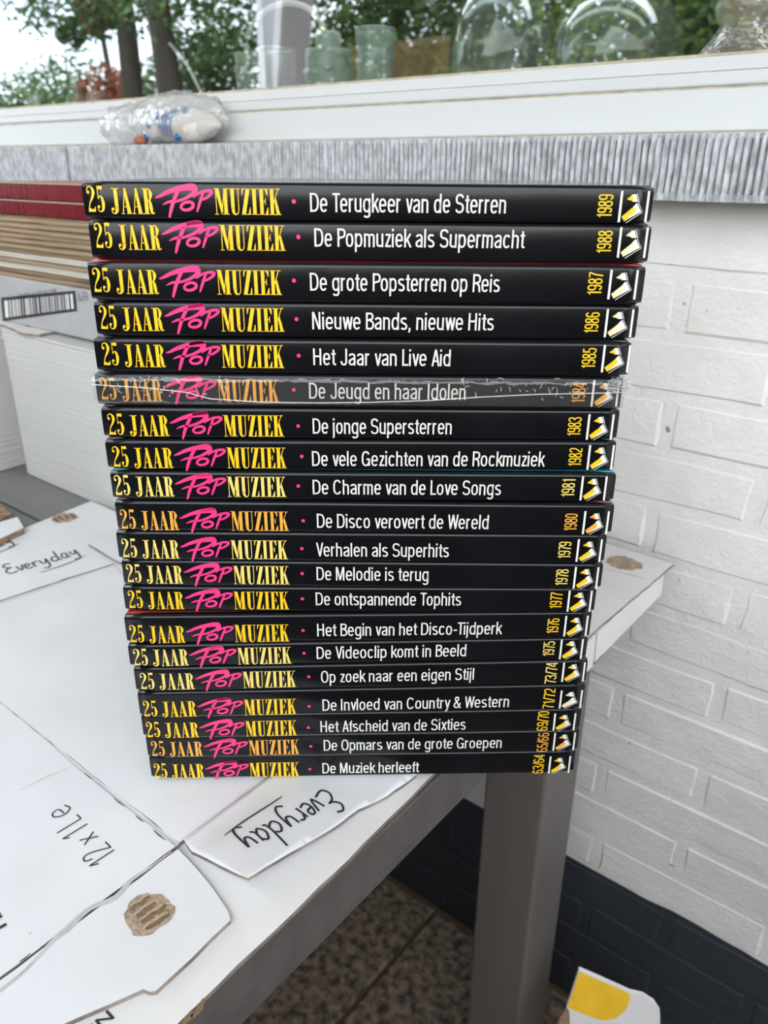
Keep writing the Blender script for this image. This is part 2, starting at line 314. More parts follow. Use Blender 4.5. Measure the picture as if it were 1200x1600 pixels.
M = dict(
    wall=paint_wall(),
    white_paint=mat('white_window_paint', (.63, .64, .65), .35, bump=.25, bscale=90, stretch=(.12, 1, 1), world=True),
    putty=mat('cream_sealant', (.62, .55, .40), .7, var=.35, vscale=60),
    mortar_bed=mat('sill_mortar', (.55, .50, .40), .9, var=.4, vscale=80, bump=.5),
    stone=mat('blue_limestone', (.60, .62, .65), .75, var=.5, vscale=160, bump=.9, bscale=450, col2=(.33, .345, .365), stretch=(1, 1, .5), world=True),
    groove=mat('stone_groove', (.16, .165, .175), .95, var=.5, vscale=90),
    stone_joint=mat('dark_joint', (.10, .10, .10), .9),
    card=mat('white_card', (.75, .76, .79), .6, var=.07, vscale=14, bump=.35, bscale=40, world=True),
    card_dull=mat('white_card_underlayer', (.76, .745, .74), .7, var=.08, vscale=12, bump=.15, bscale=60, world=True),
    card_ribbed=mat('white_corrugated_card', (.58, .57, .56), .6, var=.04, vscale=10, bump=.5, bscale=40, stretch=(.15, .15, 5), world=True),
    kraft=mat('brown_kraft', (.36, .24, .15), .85, var=.45, vscale=120, bump=.8, bscale=400),
    kraft_light=mat('torn_kraft', (.52, .40, .29), .9, var=.35, vscale=150, bump=1, bscale=500),
    kraft_dark=mat('kraft_groove', (.23, .15, .08), .9, var=.3, vscale=200),
    grey_card=mat('grey_printed_card', (.42, .42, .43), .6, var=.1, vscale=20),
    card_edge=mat('grey_card_edge', (.30, .25, .21), .8, var=.5, vscale=60),
    ink=mat('black_ink', (.025, .025, .028), .6),
    ink_blur=mat('grey_ink', (.12, .12, .12), .6),
    crease=mat('crease_grey', (.56, .57, .60), .8, var=.25, vscale=80),
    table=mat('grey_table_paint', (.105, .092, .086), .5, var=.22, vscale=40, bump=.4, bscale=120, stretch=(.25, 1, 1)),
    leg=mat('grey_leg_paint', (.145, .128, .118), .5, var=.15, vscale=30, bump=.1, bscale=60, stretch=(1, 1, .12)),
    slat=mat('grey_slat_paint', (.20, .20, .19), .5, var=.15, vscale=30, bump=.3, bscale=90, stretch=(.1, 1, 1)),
    tile=mat('exposed_aggregate', (.30, .225, .165), .85, var=.8, vscale=70, bump=1, bscale=150, col2=(.05, .042, .036), world=True),
    added_wall=mat('added_wall_brown', (.16, .115, .085), .9, var=.3, vscale=8, bump=.5, bscale=90),
    grout=mat('tile_grout', (.13, .09, .055), .95),
    black=mat('gloss_black_cover', (.006, .0065, .008), .2, spec=.28, coat=.12, var=.3, vscale=40, bump=.06, bscale=60),
    pages=mat('page_edges', (.72, .68, .58), .8, bump=.6, bscale=60, stretch=(.1, .1, 20)),
    tan_pages=mat('tan_page_edges', (.50, .38, .25), .85, var=.35, vscale=30, bump=.8, bscale=50, stretch=(.3, .3, 25), col2=(.34, .25, .16)),
    white_pages=mat('pale_page_edges', (.66, .62, .54), .85, var=.25, vscale=30, bump=.8, bscale=50, stretch=(.3, .3, 25)),
    red=mat('oxblood_cloth', (.20, .006, .014), .22, var=.4, vscale=60, stretch=(1, 1, .1), coat=.4),
    red_trim=mat('faded_red_edge', (.36, .12, .11), .5, var=.3, vscale=60),
    gilt=mat('gilt_edge', (.45, .36, .24), .4),
    pink=mat('pink_print', (.90, .045, .22), .3),
    white_ink=mat('white_print', (.80, .79, .72), .3),
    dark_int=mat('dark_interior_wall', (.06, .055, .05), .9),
    wood=mat('warm_wood', (.30, .17, .07), .5, var=.4, vscale=15, stretch=(1, 1, .1)),
    inner_sill=mat('inner_sill_white', (.35, .34, .32), .5),
    galv=mat('galvanised_metal', (.55, .62, .58), .45, metal=.2, var=.3, vscale=20),
    rivet=mat('bright_rivet', (.8, .8, .78), .25, metal=1),
    cane=mat('white_cane_handle', (.92, .91, .86), .4),
    ribbon=mat('yellow_ribbon', (.70, .48, .03), .5),
    greyfab=mat('grey_fabric', (.22, .22, .23), .9, bump=.5, bscale=200),
    redthing=mat('red_enamel', (.55, .02, .03), .35),
    moss=mat('moss_green', (.14, .20, .04), .9, var=.5, vscale=90, bump=1, bscale=150),
    terracotta=mat('terracotta', (.45, .14, .07), .8, var=.3, vscale=60),
    blue=mat('blue_glaze', (.006, .12, .34), .3, var=.2, vscale=60),
    ceramic=mat('white_glaze', (.72, .70, .66), .3, var=.08, vscale=30),
    bark=mat('bark', (.060, .048, .035), .95, var=.4, vscale=6, bump=1, bscale=12, stretch=(1, 1, .2)),
    leaf=mat('green_leaf', (.10, .20, .045), .6, var=.6, vscale=.8, world=True),
    leaf_light=mat('light_green_leaf', (.24, .38, .06), .6, var=.5, vscale=.8, world=True),
    leaf_red=mat('red_leaf', (.48, .03, .035), .6, var=.5, vscale=1.5, world=True),
    leaf_rust=mat('rust_leaf', (.42, .10, .035), .6, var=.5, vscale=1.5, world=True),
    lawn=mat('lawn', (.09, .16, .035), .95, var=.4, vscale=1.2, world=True),
    fence=mat('brown_fence_wood', (.20, .12, .055), .8, var=.4, vscale=6, stretch=(1, 1, .1)),
    post=mat('white_post_paint', (.84, .84, .90), .4, bump=.2, bscale=60),
    added_soffit=mat('added_soffit_paint', (.50, .46, .41), .6),
    yellow_card=mat('yellow_card', (.93, .56, .02), .6, var=.12, vscale=40),
)
def led(n, c): return mat(n, c, .3, var=.08, vscale=200)
YEL = dict(y=led('yellow_print', (.95, .57, .02)), p=led('pale_yellow_print', (.88, .66, .16)), o=led('orange_print', (.85, .40, .06)), c=led('cream_print', (.84, .70, .44)))
WIN = glass_mat('window_glass', (.93, .95, .94), .165, .8, 0.0)
CLR = glass_mat('clear_glass', (.90, .94, .92), .07, .9, .01, diff=.07)
GRN = glass_mat('green_tinted_glass', (.66, .86, .72), .10, .7, .03, diff=.34)
BOTTLE = glass_mat('green_bottle_glass', (.15, .60, .15), .08, .8, .02, diff=.3)
AMB = glass_mat('amber_bubble_glass', (.80, .48, .20), .15, .8, .05, bump=.9, bscale=70, diff=.3)
BAG = glass_mat('clear_plastic', (.97, .97, .97), .05, .45, .12, bump=1, bscale=80, diff=.2)
FILM = glass_mat('shrink_film', (.93, .92, .92), .05, .6, .14, bump=.5, bscale=90, diff=.035)
FILMW = glass_mat('film_crumple', (.95, .95, .95), .3, .8, .2, bump=.9, bscale=200, diff=.35)

# ================================================================ STRUCTURE
WY = .80                       # brick face
SILLF = .745                   # front of the stone sill
zs_bot = ony(1110, 315.5, SILLF).z; zs_top = ony(600, 218.5, SILLF).z
z_joint = ony(600, 163.5, .80).z; z_glass = ony(600, 125, .806).z

# --- brick wall, each brick its own part
wall = tag(MB().box((-3.2, WY+.0006, 0), (1.6, WY+.2, zs_bot-.001)).build('wall_back', M['wall']), kind='structure')
def brick_mesh(wd, hd, seed):
    random.seed(seed); e = .0040; xs = [0, e, wd*.35, wd*.68, wd-e, wd]; zs = [0, e, hd*.5, hd-e, hd]; vs = []; fs = []
    out = .0002+random.uniform(0, .0012); tilt = random.uniform(-.0009, .0009)
    for b, z in enumerate(zs):
        for a, x in enumerate(xs):
            edge = a in (0, len(xs)-1) or b in (0, len(zs)-1)
            y = .0020 if edge else -out*.6-random.uniform(-.0002, .0005)+tilt*(z/hd-.5)*2
            j = .0022 if not edge else .0024
            vs.append((x+random.uniform(-1, 1)*j, y, z+random.uniform(-1, 1)*j*.8))
    n = len(xs)
    for b in range(len(zs)-1):
        for a in range(n-1): q = b*n+a; fs.append((q, q+1, q+n+1, q+n))
    me = bpy.data.meshes.new('brick'); me.from_pydata(vs, [], fs); me.materials.append(M['wall'])
    me.update(); return me
CW, CH, BW, BH = .2185, .0602, .2085, .0515
full = [brick_mesh(BW, BH, s) for s in range(6)]; half = [brick_mesh(BW/2-.004, BH, s+20) for s in range(3)]
random.seed(3)
zc = .262-4*CH                  # a bed joint falls at the top of the dark plinth band
row = 0
while zc < zs_bot-.03:
    zz = max(zc, .002)
    ph = ony(1037, 670, WY).x; k0 = 4+10           # running bond, phased on a joint seen right of the stack
    off = ((row-k0) % 2)*CW/2 + random.uniform(-.008, .008); x = ph-8*CW+off
    while x < .55:
        isf = True
        me = random.choice(full if isf else half); wd = CW if isf else CW/2
        if zc > -.01 and zc+BH < zs_bot-.002:
            o = bpy.data.objects.new('brick', me); COL.objects.link(o); o.parent = wall
            o.location = (x, WY, zc+random.uniform(-.0016, .0016)); o.rotation_euler = (0, random.uniform(-.006, .006), 0)
        x += wd
    zc += CH; row += 1

# --- stone sill with a combed face (each rib real)
sill = empty('stone_window_sill', (0, 0, 0), 0, 'grey ribbed bluestone window sill on top of the white brick wall', 'window sill')
def sill_stone(x0, x1, seed):
    random.seed(seed); mb = MB(); pitch = .0062; n = int((x1-x0)/pitch); prof = []
    for i in range(n):
        xa = x0+(x1-x0)*i/n; j = random.uniform(-.0005, .0005)
        prof += [(xa+j, .0024), (xa+.30*pitch+j, -.0004+random.uniform(-.0003, .0004)), (xa+.68*pitch, random.uniform(-.0004, .0004)), (xa+.84*pitch, .0024)]
    prof.append((x1, .0024)); zl = [zs_bot, zs_bot+.006]+[zs_bot+.006+(zs_top-zs_bot-.012)*k/5 for k in range(1, 5)]+[zs_top-.004, zs_top]
    b = len(mb.v); m = len(prof)
    for k, z in enumerate(zl):
        for (px_, dy) in prof:
            wob = .0006*noise.noise((px_*45, z*75, seed)); lean = (z-zs_bot)*.0
            d = dy*(.35 if k in (0, len(zl)-1) else 1)
            mb.v.append((px_+lean+.0007*noise.noise((px_*9, z*60, 3)), SILLF+d+wob+(.0008 if k in (0, len(zl)-1) else 0), z))
    for k in range(len(zl)-1):
        for i in range(m-1):
            a = b+k*m+i; mb.f.append((a, a+1, a+m+1, a+m)); mb.m.append(1 if i % 4 == 3 and 0 < k < len(zl)-2 else 0)
    mb.box((x0, SILLF+.0030, zs_bot), (x1, WY+.16, zs_top))
    return mb.build('sill_stone', [M['stone'], M['groove']], sill)
xj = ony(105, 258, SILLF).x
sill_stone(-2.2, xj-.003, 1); sill_stone(xj+.003, -.02+.0, 2); sill_stone(-.014, .9, 3)
MB().box((xj-.004, SILLF+.004, zs_bot+.001), (xj+.004, WY+.15, zs_top-.001)).build('joint_mortar', M['stone_joint'], sill)

# --- window frame
wx0, wx1 = -3.2, 1.6
win = empty('window_1'); win['kind'] = 'structure'
def wpart(n, a, b, m, bev=.0015):
    o = MB().box(a, b).build(n, m, win, bevel=bev); return o
wpart('lower_rail', (wx0, .800, zs_top+.0035), (wx1, .90, z_joint-.0008), M['white_paint'], .002)
wpart('sealant_bed', (wx0, .797, zs_top), (wx1, .86, zs_top+.0034), M['mortar_bed'], .0008)
wpart('sealant_line', (wx0, .8035, z_joint-.0008), (wx1, .86, z_joint+.0012), M['putty'], 0)
zm = z_joint+(z_glass-z_joint)*.5
wpart('sash_rail', (wx0, .8005, z_joint+.0012), (wx1, .90, zm), M['white_paint'], .002)
b_ = MB()                      # sloped glazing bead
b_.add([(wx0, .8015, zm+.0002), (wx1, .8015, zm+.0002), (wx1, .806, z_glass-.001), (wx0, .806, z_glass-.001), (wx0, .8195, z_glass), (wx1, .8195, z_glass), (wx0, .8195, zm+.0002), (wx1, .8195, zm+.0002)],
       [(0, 1, 2, 3), (3, 2, 5, 4), (0, 6, 7, 1), (6, 4, 5, 7), (0, 3, 4, 6), (1, 7, 5, 2)])
b_.build('glazing_bead', M['white_paint'], win)
wpart('putty_line', (wx0, .8062, z_glass-.0008), (wx1, .8194, z_glass+.0014), M['putty'], 0)
WTOP = 2.15
wpart('pane', (-2.9, .820, z_glass-.01), (1.3, .824, WTOP), WIN, 0)
wpart('jamb', (-3.2, .80, zs_top+.1), (-2.9, .90, WTOP), M['white_paint']); wpart('jamb', (1.3, .80, zs_top+.1), (1.6, .90, WTOP), M['white_paint'])
wpart('head_rail', (wx0, .80, WTOP), (wx1, .90, WTOP+.09), M['white_paint'])
tag(MB().box((-3.2, WY, WTOP+.091), (1.6, 1.0, 2.6)).build('wall_upper', M['wall']), kind='structure')
# room behind the glass
tag(MB().box((-3.2, 3.6, 0), (1.6, 3.7, 2.6)).build('wall_inner', M['dark_int']), kind='structure')
tag(MB().box((-3.3, 1.0, 0), (-3.2, 3.7, 2.6)).build('wall_left', M['dark_int']), kind='structure')
tag(MB().box((1.6, 1.0, 0), (1.7, 3.7, 2.6)).build('wall_right', M['dark_int']), kind='structure')
tag(MB().box((-3.3, 1.45, 2.6), (1.7, 3.7, 2.7)).build('ceiling_inner', M['dark_int']), kind='structure')  # stops short of the pane: added gap lets sky light the inner sill
tag(MB().box((-3.2, 1.0, -.05), (1.6, 3.6, .0)).build('floor_inner', M['dark_int']), kind='structure')
IS = CAMZ+.060
tag(MB().box((wx0, .9005, IS-.03), (wx1, 1.22, IS)).build('trim_1', M['inner_sill']), kind='structure')

# --- porch: soffit and walls added to block light; beam and post mirrored in pane
tag(MB().box((-6, -.80, 2.55), (3, WY-.001, 2.62)).build('ceiling_added', M['added_soffit']), kind='structure')  # unseen overhang, added to cut light from straight above

for nm_, a_, c_ in (('wall_added_front', (-2.8, -.72, 0), (1.65, -.60, 1.12)), ('wall_added_left', (-2.8, -.5999, 0), (-2.66, WY-.001, 1.12)), ('wall_added_right', (1.52, -.5999, 0), (1.65, WY-.001, 1.12))):  # unseen half-walls, added to keep low light off the lower wall
    tag(MB().box(a_, c_).build(nm_, M['added_wall'], bevel=.004), kind='structure')
# --- floor of aggregate tiles
floor = tag(MB().box((-8, -3.2, -.06), (4, WY+.15, -.006)).build('floor', M['grout']), kind='structure')
tm = []
for s in range(4):
    mb = MB(); T = .494; e = .004; mb.add([(0,0,-.006),(T,0,-.006),(T,T,-.006),(0,T,-.006),(0,0,-.003),(T,0,-.003),(T,T,-.003),(0,T,-.003),(e,e,0),(T-e,e,0),(T-e,T-e,0),(e,T-e,0)],
        [(0,1,5,4),(1,2,6,5),(2,3,7,6),(3,0,4,7),(4,5,9,8),(5,6,10,9),(6,7,11,10),(7,4,8,11),(8,9,10,11)])
    o = mb.build('tile', M['tile'], floor); tm.append(o.data); bpy.data.objects.remove(o)
for i in range(-5, 3):
    for j in range(-5, 1):
        o = bpy.data.objects.new('tile', tm[(i*3+j) % 4]); COL.objects.link(o); o.parent = floor; o.location = (-.514+i*.5, .30+j*.5, random.uniform(-.0008, .0008))
tag(MB().box((-60, -60, -.10), (60, -3.2, -.03)).build('ground', M['lawn']), kind='structure')
tag(MB().box((-60, -3.2, -.10), (-8, 60, -.03)).build('ground_side', M['lawn']), kind='structure')

# ================================================================ TABLE
TT = .750-.003                  # slat top
TX = -.240
table = empty('garden_table', (-1.0, .2, 0), 0, 'grey painted wooden slatted garden table covered with flattened white boxes', 'table')
def tp(n, a, b, m, bev=.002):
    sh = lambda p: (p[0]+1.0, p[1]-.2, p[2])
    return MB().box(sh(a), sh(b)).build(n, m, table, bevel=bev)
ya, yb = -.30, .645
nsl = 9; sw = (yb-ya)/nsl; y0s = .4145-8*sw
k = 0
yy = .4145-sw*7
for k in range(10):
    a = yy+k*sw; b = min(a+sw-.005, yb)
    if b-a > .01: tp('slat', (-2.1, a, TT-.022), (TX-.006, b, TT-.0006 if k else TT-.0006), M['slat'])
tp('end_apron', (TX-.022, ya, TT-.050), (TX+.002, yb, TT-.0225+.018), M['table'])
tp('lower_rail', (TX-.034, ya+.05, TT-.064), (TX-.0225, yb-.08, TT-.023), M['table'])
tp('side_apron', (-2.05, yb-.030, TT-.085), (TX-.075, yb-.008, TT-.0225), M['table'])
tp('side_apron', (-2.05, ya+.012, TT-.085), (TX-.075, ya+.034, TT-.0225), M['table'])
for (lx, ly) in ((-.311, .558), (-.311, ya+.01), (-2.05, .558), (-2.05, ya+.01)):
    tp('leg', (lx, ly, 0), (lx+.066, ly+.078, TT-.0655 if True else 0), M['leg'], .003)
    tp('corner_block', (lx+.004, ly+.004, TT-.065), (lx+.046, ly+.074, TT-.0235), M['leg'], .001)

# ================================================================ CARDBOARD
Z0 = .750
def jag(poly, step=.012, amp=.0006, seed=0):
    random.seed(seed); out = []
    for i in range(len(poly)):
        a = poly[i]; b = poly[(i+1) % len(poly)]; l = hypot(b[0]-a[0], b[1]-a[1]); n = max(1, int(l/step))
        for t in range(n):
            f = t/n; j = amp if t else 0
            z = (a[2] if len(a) > 2 else 0)*(1-f)+(b[2] if len(b) > 2 else 0)*f
            out.append((a[0]+(b[0]-a[0])*f+random.uniform(-j, j), a[1]+(b[1]-a[1])*f+random.uniform(-j, j), z))
    return out
def P(x, y, z=Z0): v = onz(x, y, z); return (v.x, v.y)
def ccw(poly):
    s = sum(poly[i][0]*poly[(i+1) % len(poly)][1]-poly[(i+1) % len(poly)][0]*poly[i][1] for i in range(len(poly)))
    return poly if s > 0 else poly[::-1]
def panel(name, poly, z, th, parent, m='card', seed=0, amp=.0006, label=None):
    mb = MB(); mb.prism(jag(ccw(poly), seed=seed, amp=amp), z-th, z, 0, 1)
    o = mb.build(name, [M[m], M['kraft' if 'scrap' in name else 'card_edge']], parent)
    if label: o['label'] = label
    return o
# bottom layer
base = empty('cardboard_underlayer', (0, 0, 0), 0, 'bottom layer of plain white cardboard along the table edge, corner reaching the brick wall', 'cardboard')
bl = [P(60, 1700), P(277, 1600), P(400, 1481), P(520, 1366), P(607, 1279), P(690, 1197), (-.2330, .47), (-.2325, .60), P(1053, 881), (-.50, .778), (-.50, -.05)]
panel('sheet', bl, Z0, .003, base, 'card_dull', 5, .0005).data.materials[1] = M['card_edge']
def lip(y0_, y1_, h):           # flaps folded down over the edge of the table
    mb = MB(); xo = -.2335
    mb.add([(xo, y0_, Z0-.003), (xo, y1_, Z0-.003), (xo, y1_, Z0-h), (xo, y0_, Z0-h), (xo+.003, y0_, Z0-.003), (xo+.003, y1_, Z0-.003), (xo+.004, y1_, Z0-h), (xo+.004, y0_, Z0-h)],
           [(0,1,2,3),(4,7,6,5),(0,4,5,1),(3,2,6,7),(0,3,7,4),(1,5,6,2)])
    mb.build('folded_lip', [M['card_dull']], base)
lip(.50, .597, .036); lip(.601, .765, .034)
# big opened box: four panels joined at creases
ob = empty('opened_box', (0, 0, 0), 0, 'large opened-out white box lying under the book stack, marked 12 x 1 L', 'cardboard')
Z1 = Z0+.0034
XC, YC = -.3205, .2045
panel('main_panel', [(-.92, -.12), (XC-.0003, -.12), (XC-.0003, YC-.0002), (-.92, YC-.0002)], Z1, .003, ob, 'card', 1, .0004)
B1 = [P(278, 1327, Z1), P(330, 1385, Z1), P(356, 1423, Z1), P(360, 1438, Z1), P(300, 1497, Z1), P(243, 1549, Z1), P(234, 1550, Z1), P(224, 1546, Z1), P(170, 1570, Z1), P(100, 1600, Z1), P(20, 1650, Z1), (XC, .0)]
panel('torn_flap', B1+[(XC, YC-.002)][:0], Z1+.0002, .003, ob, 'card', 2, .0006)
panel('back_panel', [(-.84, YC+.0002), (XC-.0008, YC+.0002), (XC-.0008, .474), (-.70, .474), (-.845, .35)], Z1+.0001, .003, ob, 'card', 3, .0004)
# lifted flap with the handwriting: rises towards its tip
D0 = [P(282, 1322, Z1), P(300, 1335, Z1)]
def lift(px_, py_, h): v = onz(px_, py_, Z1+h); return (v.x, v.y, h)
Dp = [(XC, YC+.003, 0), lift(300, 1334, .001), lift(330, 1351, .004), lift(360, 1366, .006), lift(388, 1376, .0085), lift(430, 1347, .008), lift(470, 1322, .007), lift(520, 1291, .0055),
      lift(560, 1262, .0035), lift(605, 1243, .0015), lift(650, 1213, .0), (-.279, .40, 0), (XC, .40, 0)]
mb = MB(); Dc = ccw(Dp); mb.prism(Dc, -.0012+Z1, .0012+Z1, 0, 1); flap = mb.build('lettered_flap', [M['card'], M['kraft']], ob)
md = flap.modifiers.new('t', 'TRIANGULATE')
# crease strips and slits (paper relief)
def strip(pts, wd, m, z, parent, name='crease', k=3):
    mb = MB(); ribbon(mb, pts, wd, lambda x, y: (x, y, z), k); return mb.build(name, m, parent)
def pstrip(pxs, wd, m, z, parent, name='crease'):
    return strip([P(a, b, z)+(c,) for a, b, c in pxs], wd, m, z, parent, name)
ZA = Z1+.0005
pstrip([(268, 1330, .3), (235, 1355, .7), (205, 1375, 1.1), (180, 1402, 1.4), (140, 1420, 1.2), (105, 1452, 1.5), (82, 1470, 1), (40, 1515, .6), (0, 1548, .8), (-40, 1580, .6)], .0024, M['crease'], ZA, ob)
pstrip([(285, 1322, .6), (320, 1300, .9), (352, 1272, 1.5), (380, 1255, .9), (420, 1226, 1.2), (470, 1190, 1)], .0018, M['crease'], ZA, ob)
pstrip([(0, 1097, .5), (60, 1145, .6), (110, 1190, .7), (150, 1222, 1), (200, 1262, 1), (240, 1292, 1.1), (276, 1322, 1.4)], .0012, M['crease'], ZA, ob)
for a, b in (((132, 1208), (146, 1217)), ((178, 1247), (196, 1260)), ((30, 1503), (48, 1489)), ((212, 1274), (225, 1284)), ((240, 1297), (258, 1312))):
    pstrip([(a[0], a[1], .5), ((a[0]+b[0])/2, (a[1]+b[1])/2+1, 1), (b[0], b[1], .4)], .0010, M['ink_blur'], ZA+.0001, ob, 'slit')
# faint green scuffs
scuff = mat('green_scuff', (.55, .64, .53), .7, var=.1, vscale=50)
pstrip([(108, 1199, .5), (70, 1215, 1), (30, 1235, .6)], .0008, scuff, ZA, ob, 'scuff'); pstrip([(50, 1455, .6), (45, 1460, 1)], .0015, scuff, ZA, ob, 'scuff')

# torn round patches, brown flutes showing
def torn_patch(cx, cy, rx, z, parent, ang=0, seed=0, flutes=4, fl=True, ry=None):
    random.seed(seed); c = onz(cx, cy, z); mb = MB(); n = 26; ry = ry or rx
    ring = []
    for i in range(n):
        t = 2*pi*i/n; f = 1+random.uniform(-.13, .1); ring.append((c.x+(rx*cos(t)*cos(ang)-ry*sin(t)*sin(ang))*f, c.y+(rx*cos(t)*sin(ang)+ry*sin(t)*cos(ang))*f))
    mb.prism(ring, z, z+.0004, 0, 0)
    o = mb.build('torn_patch', M['kraft_light'], parent)
    if fl:
        for k in range(flutes):
            off = (k-(flutes-1)/2)*rx*.42; l = rx*random.uniform(.35, .6); sh = random.uniform(-.2, .2)*rx
            g = MB(); pts = []
            for s_ in range(5):
                t = -l+2*l*s_/4+sh; pts.append((c.x+cos(ang)*t-sin(ang)*off+random.uniform(-.0008, .0008), c.y+sin(ang)*t+cos(ang)*off+random.uniform(-.0008, .0008), 1 if s_ not in (0, 4) else .55))
            ribbon(g, pts, rx*.24, lambda x, y: (x, y, z+.0006), 3); g.build('flute_groove', M['kraft_dark'], o)
            g = MB(); g.tube([(p[0]-sin(ang)*rx*.17, p[1]+cos(ang)*rx*.17, z+.0004) for p in pts], .0009, 6); g.build('flute_ridge', M['kraft_light'], o)
    return o
torn_patch(232, 1427, .0135, Z1+.0003, ob, 1.45, 4)

# upper-left sheet with handwriting
us = empty('upper_box_sheet', (0, 0, 0), 0, 'white cardboard sheet behind the opened box, lying beside the white carton, marked Everyday', 'cardboard')
Z2 = Z1+.0015
panel('sheet', [P(142, 783, Z2), P(185, 801, Z2), (-.60, .474), (-.50, .44), (-.50, .34), P(178, 880, Z2), P(60, 918, Z2), P(0, 938, Z2), P(-90, 960, Z2), P(-90, 860, Z2), P(0, 838, Z2), P(35, 826, Z2)], Z2, .0011, us, 'card', 7, .0005)
torn_patch(100, 809, .0155, Z2+.0001, us, -.2, 9, 4, ry=.013)
pstrip([(0, 942, .5), (40, 930, .4), (70, 917, .7), (108, 901, .6)], .0014, M['crease'], Z2+.0002, us)
ls = empty('loose_card_flap', (0, 0, 0), 0, 'small loose white card flap poking out left of the stack, near its middle', 'cardboard')
panel('flap', [P(138, 850, Z2+.003), P(160, 863, Z2+.003), P(181, 876, Z2+.003), (-.60, .405), (-.58, .47), (-.66, .47)], Z2+.0034, .003, ls, 'card', 8, .0003)
sc = empty('card_scrap', (0, 0, 0), 0, 'thick white card scrap at the left picture edge above the writing', 'cardboard')
panel('scrap', [P(-60, 850, Z2+.004), P(0, 847, Z2+.004), P(38, 829, Z2+.004), P(28, 812, Z2+.004), P(0, 820, Z2+.004), P(-60, 835, Z2+.004)], Z2+.0075, .007, sc, 'card', 9, .0003)
sb = empty('brown_card_scrap', (0, 0, 0), 0, 'torn brown corrugated scrap on the table slats at the left edge', 'cardboard')
panel('scrap', [P(-50, 800, Z1), P(-5, 785, Z1), P(10, 797, Z1), P(19, 806, Z1), P(8, 811, Z1), P(-40, 830, Z1)], Z2+.001, .006, sb, 'kraft', 10, .0012)
torn_patch(975, 880, .019, Z0+.0001, base, .2, 12, 3, fl=False, ry=.016)
pstrip([(945, 888, .6), (985, 898, 1), (1008, 905, .6)], .002, M['crease'], Z0+.0003, base)
# brown broken bits on the edge
for a, b in (((300, 1590), (318, 1560)), ((285, 1600), (300, 1578))):
    pstrip([(a[0], a[1], 1), ((a[0]+b[0])/2+3, (a[1]+b[1])/2, 1.6), (b[0], b[1], .4)], .0022, M['kraft_dark'], Z0+.0002, base, 'torn_edge')

# handwriting
HW = [[(.42,.93),(.2,1.0),(.05,.8),(.2,.58),(.36,.55)], [(.36,.55),(.12,.48),(0,.25),(.15,.02),(.5,.1)], [(.55,.52),(.68,.05),(.84,.55)], [(.92,.28),(1.12,.32),(1.12,.5),(.98,.5),(.9,.25),(1.0,.03),(1.22,.1)],
      [(1.3,.5),(1.34,.02)], [(1.33,.33),(1.44,.5),(1.58,.46)], [(1.68,.5),(1.72,.18),(1.88,.14),(2.0,.5)], [(2.0,.5),(1.97,-.1),(1.8,-.38),(1.6,-.28)],
      [(2.55,.38),(2.35,.46),(2.2,.2),(2.33,0),(2.55,.15)], [(2.62,1.0),(2.55,.3),(2.58,.02),(2.66,.0)], [(3.02,.42),(2.87,.5),(2.74,.22),(2.87,0),(3.02,.18)], [(3.04,.5),(3.03,.1),(3.14,.0)],
      [(3.24,.5),(3.28,.18),(3.42,.14),(3.55,.5)], [(3.55,.5),(3.52,-.1),(3.38,-.42),(3.15,-.32)]]
def frame2(a, b, z, bend=0):
    """map text units to the table level z, baseline from photo point a to b (over 3.55 units)"""
    A = Vector(P(*a, z)); Bv = Vector(P(*b, z)); d = Bv-A; L = d.length; ex = d.normalized(); ey = Vector((-ex.y, ex.x)); u = L/3.55
    def mp(x, y):
        q = A+ex*x*u+ey*(y*u*1.25+bend*u*(x-1.77)**2)
        return q
    mp.u = u
    return mp
def write(parent, a, b, z, wd, bend=0, ul=True, zf=None, m='ink', name='handwriting'):
    mp2 = frame2(a, b, z, bend); mb = MB()
    def mp(x, y):
        q = mp2(x, y); return (q.x, q.y, (zf(q.x, q.y) if zf else z))
    wd = wd/mp2.u
    for s_ in HW: ribbon(mb, [(p[0], p[1], 1) for p in s_], wd, mp, 5)
    if ul: ribbon(mb, [(1.3, -.62, .6), (2.2, -.58, 1), (3.0, -.5, 1), (3.75, -.34, .5)], wd*.8, mp, 5)
    return mb.build(name, M[m], parent)
TIP = P(388, 1376, Z1+.008)
def flapz(x, y):
    # the free corner of the flap curls up smoothly, flat at the crease and under the books
    d = hypot(x-TIP[0], y-TIP[1]); t = max(0, 1-d/.105); c = min(1, max(0, (x-XC)/.03)); c = c*c*(3-2*c)
    return Z1+.0095*t**1.4*c+.0012
# rebuild the flap as a fine grid-following fan so the writing lies on it
bpy.data.objects.remove(flap)
import mathutils.geometry as mg
bd = jag(Dc, .006, .0003, 11); inner = []
xs = [p[0] for p in bd]; ys = [p[1] for p in bd]
from mathutils.geometry import delaunay_2d_cdt
gx = min(xs)
pts2 = [Vector((p[0], p[1])) for p in bd]; nb = len(pts2)
x = min(xs)+.004
while x < max(xs):
    y = min(ys)+.004
    while y < max(ys): pts2.append(Vector((x, y))); y += .006
    x += .006
vv, ee, ff, _, _, _ = delaunay_2d_cdt(pts2, [(i, (i+1) % nb) for i in range(nb)], [list(range(nb))], 1, 1e-6)
topv = [(p.x, p.y, flapz(p.x, p.y)) for p in vv]
mb = MB(); mb.add(topv, [tuple(f) for f in ff], 0); n_ = len(topv)
mb.add([(p[0], p[1], p[2]-.0024) for p in topv], [tuple(reversed(f)) for f in ff], 0)
from collections import Counter
ec = {}
for f in ff:
    for i in range(len(f)):
        a, b = f[i], f[(i+1) % len(f)]; ec[(a, b)] = 1
for (a, b) in list(ec):
    if (b, a) not in ec: mb.f.append((b, a, a+n_, b+n_)); mb.m.append(1)
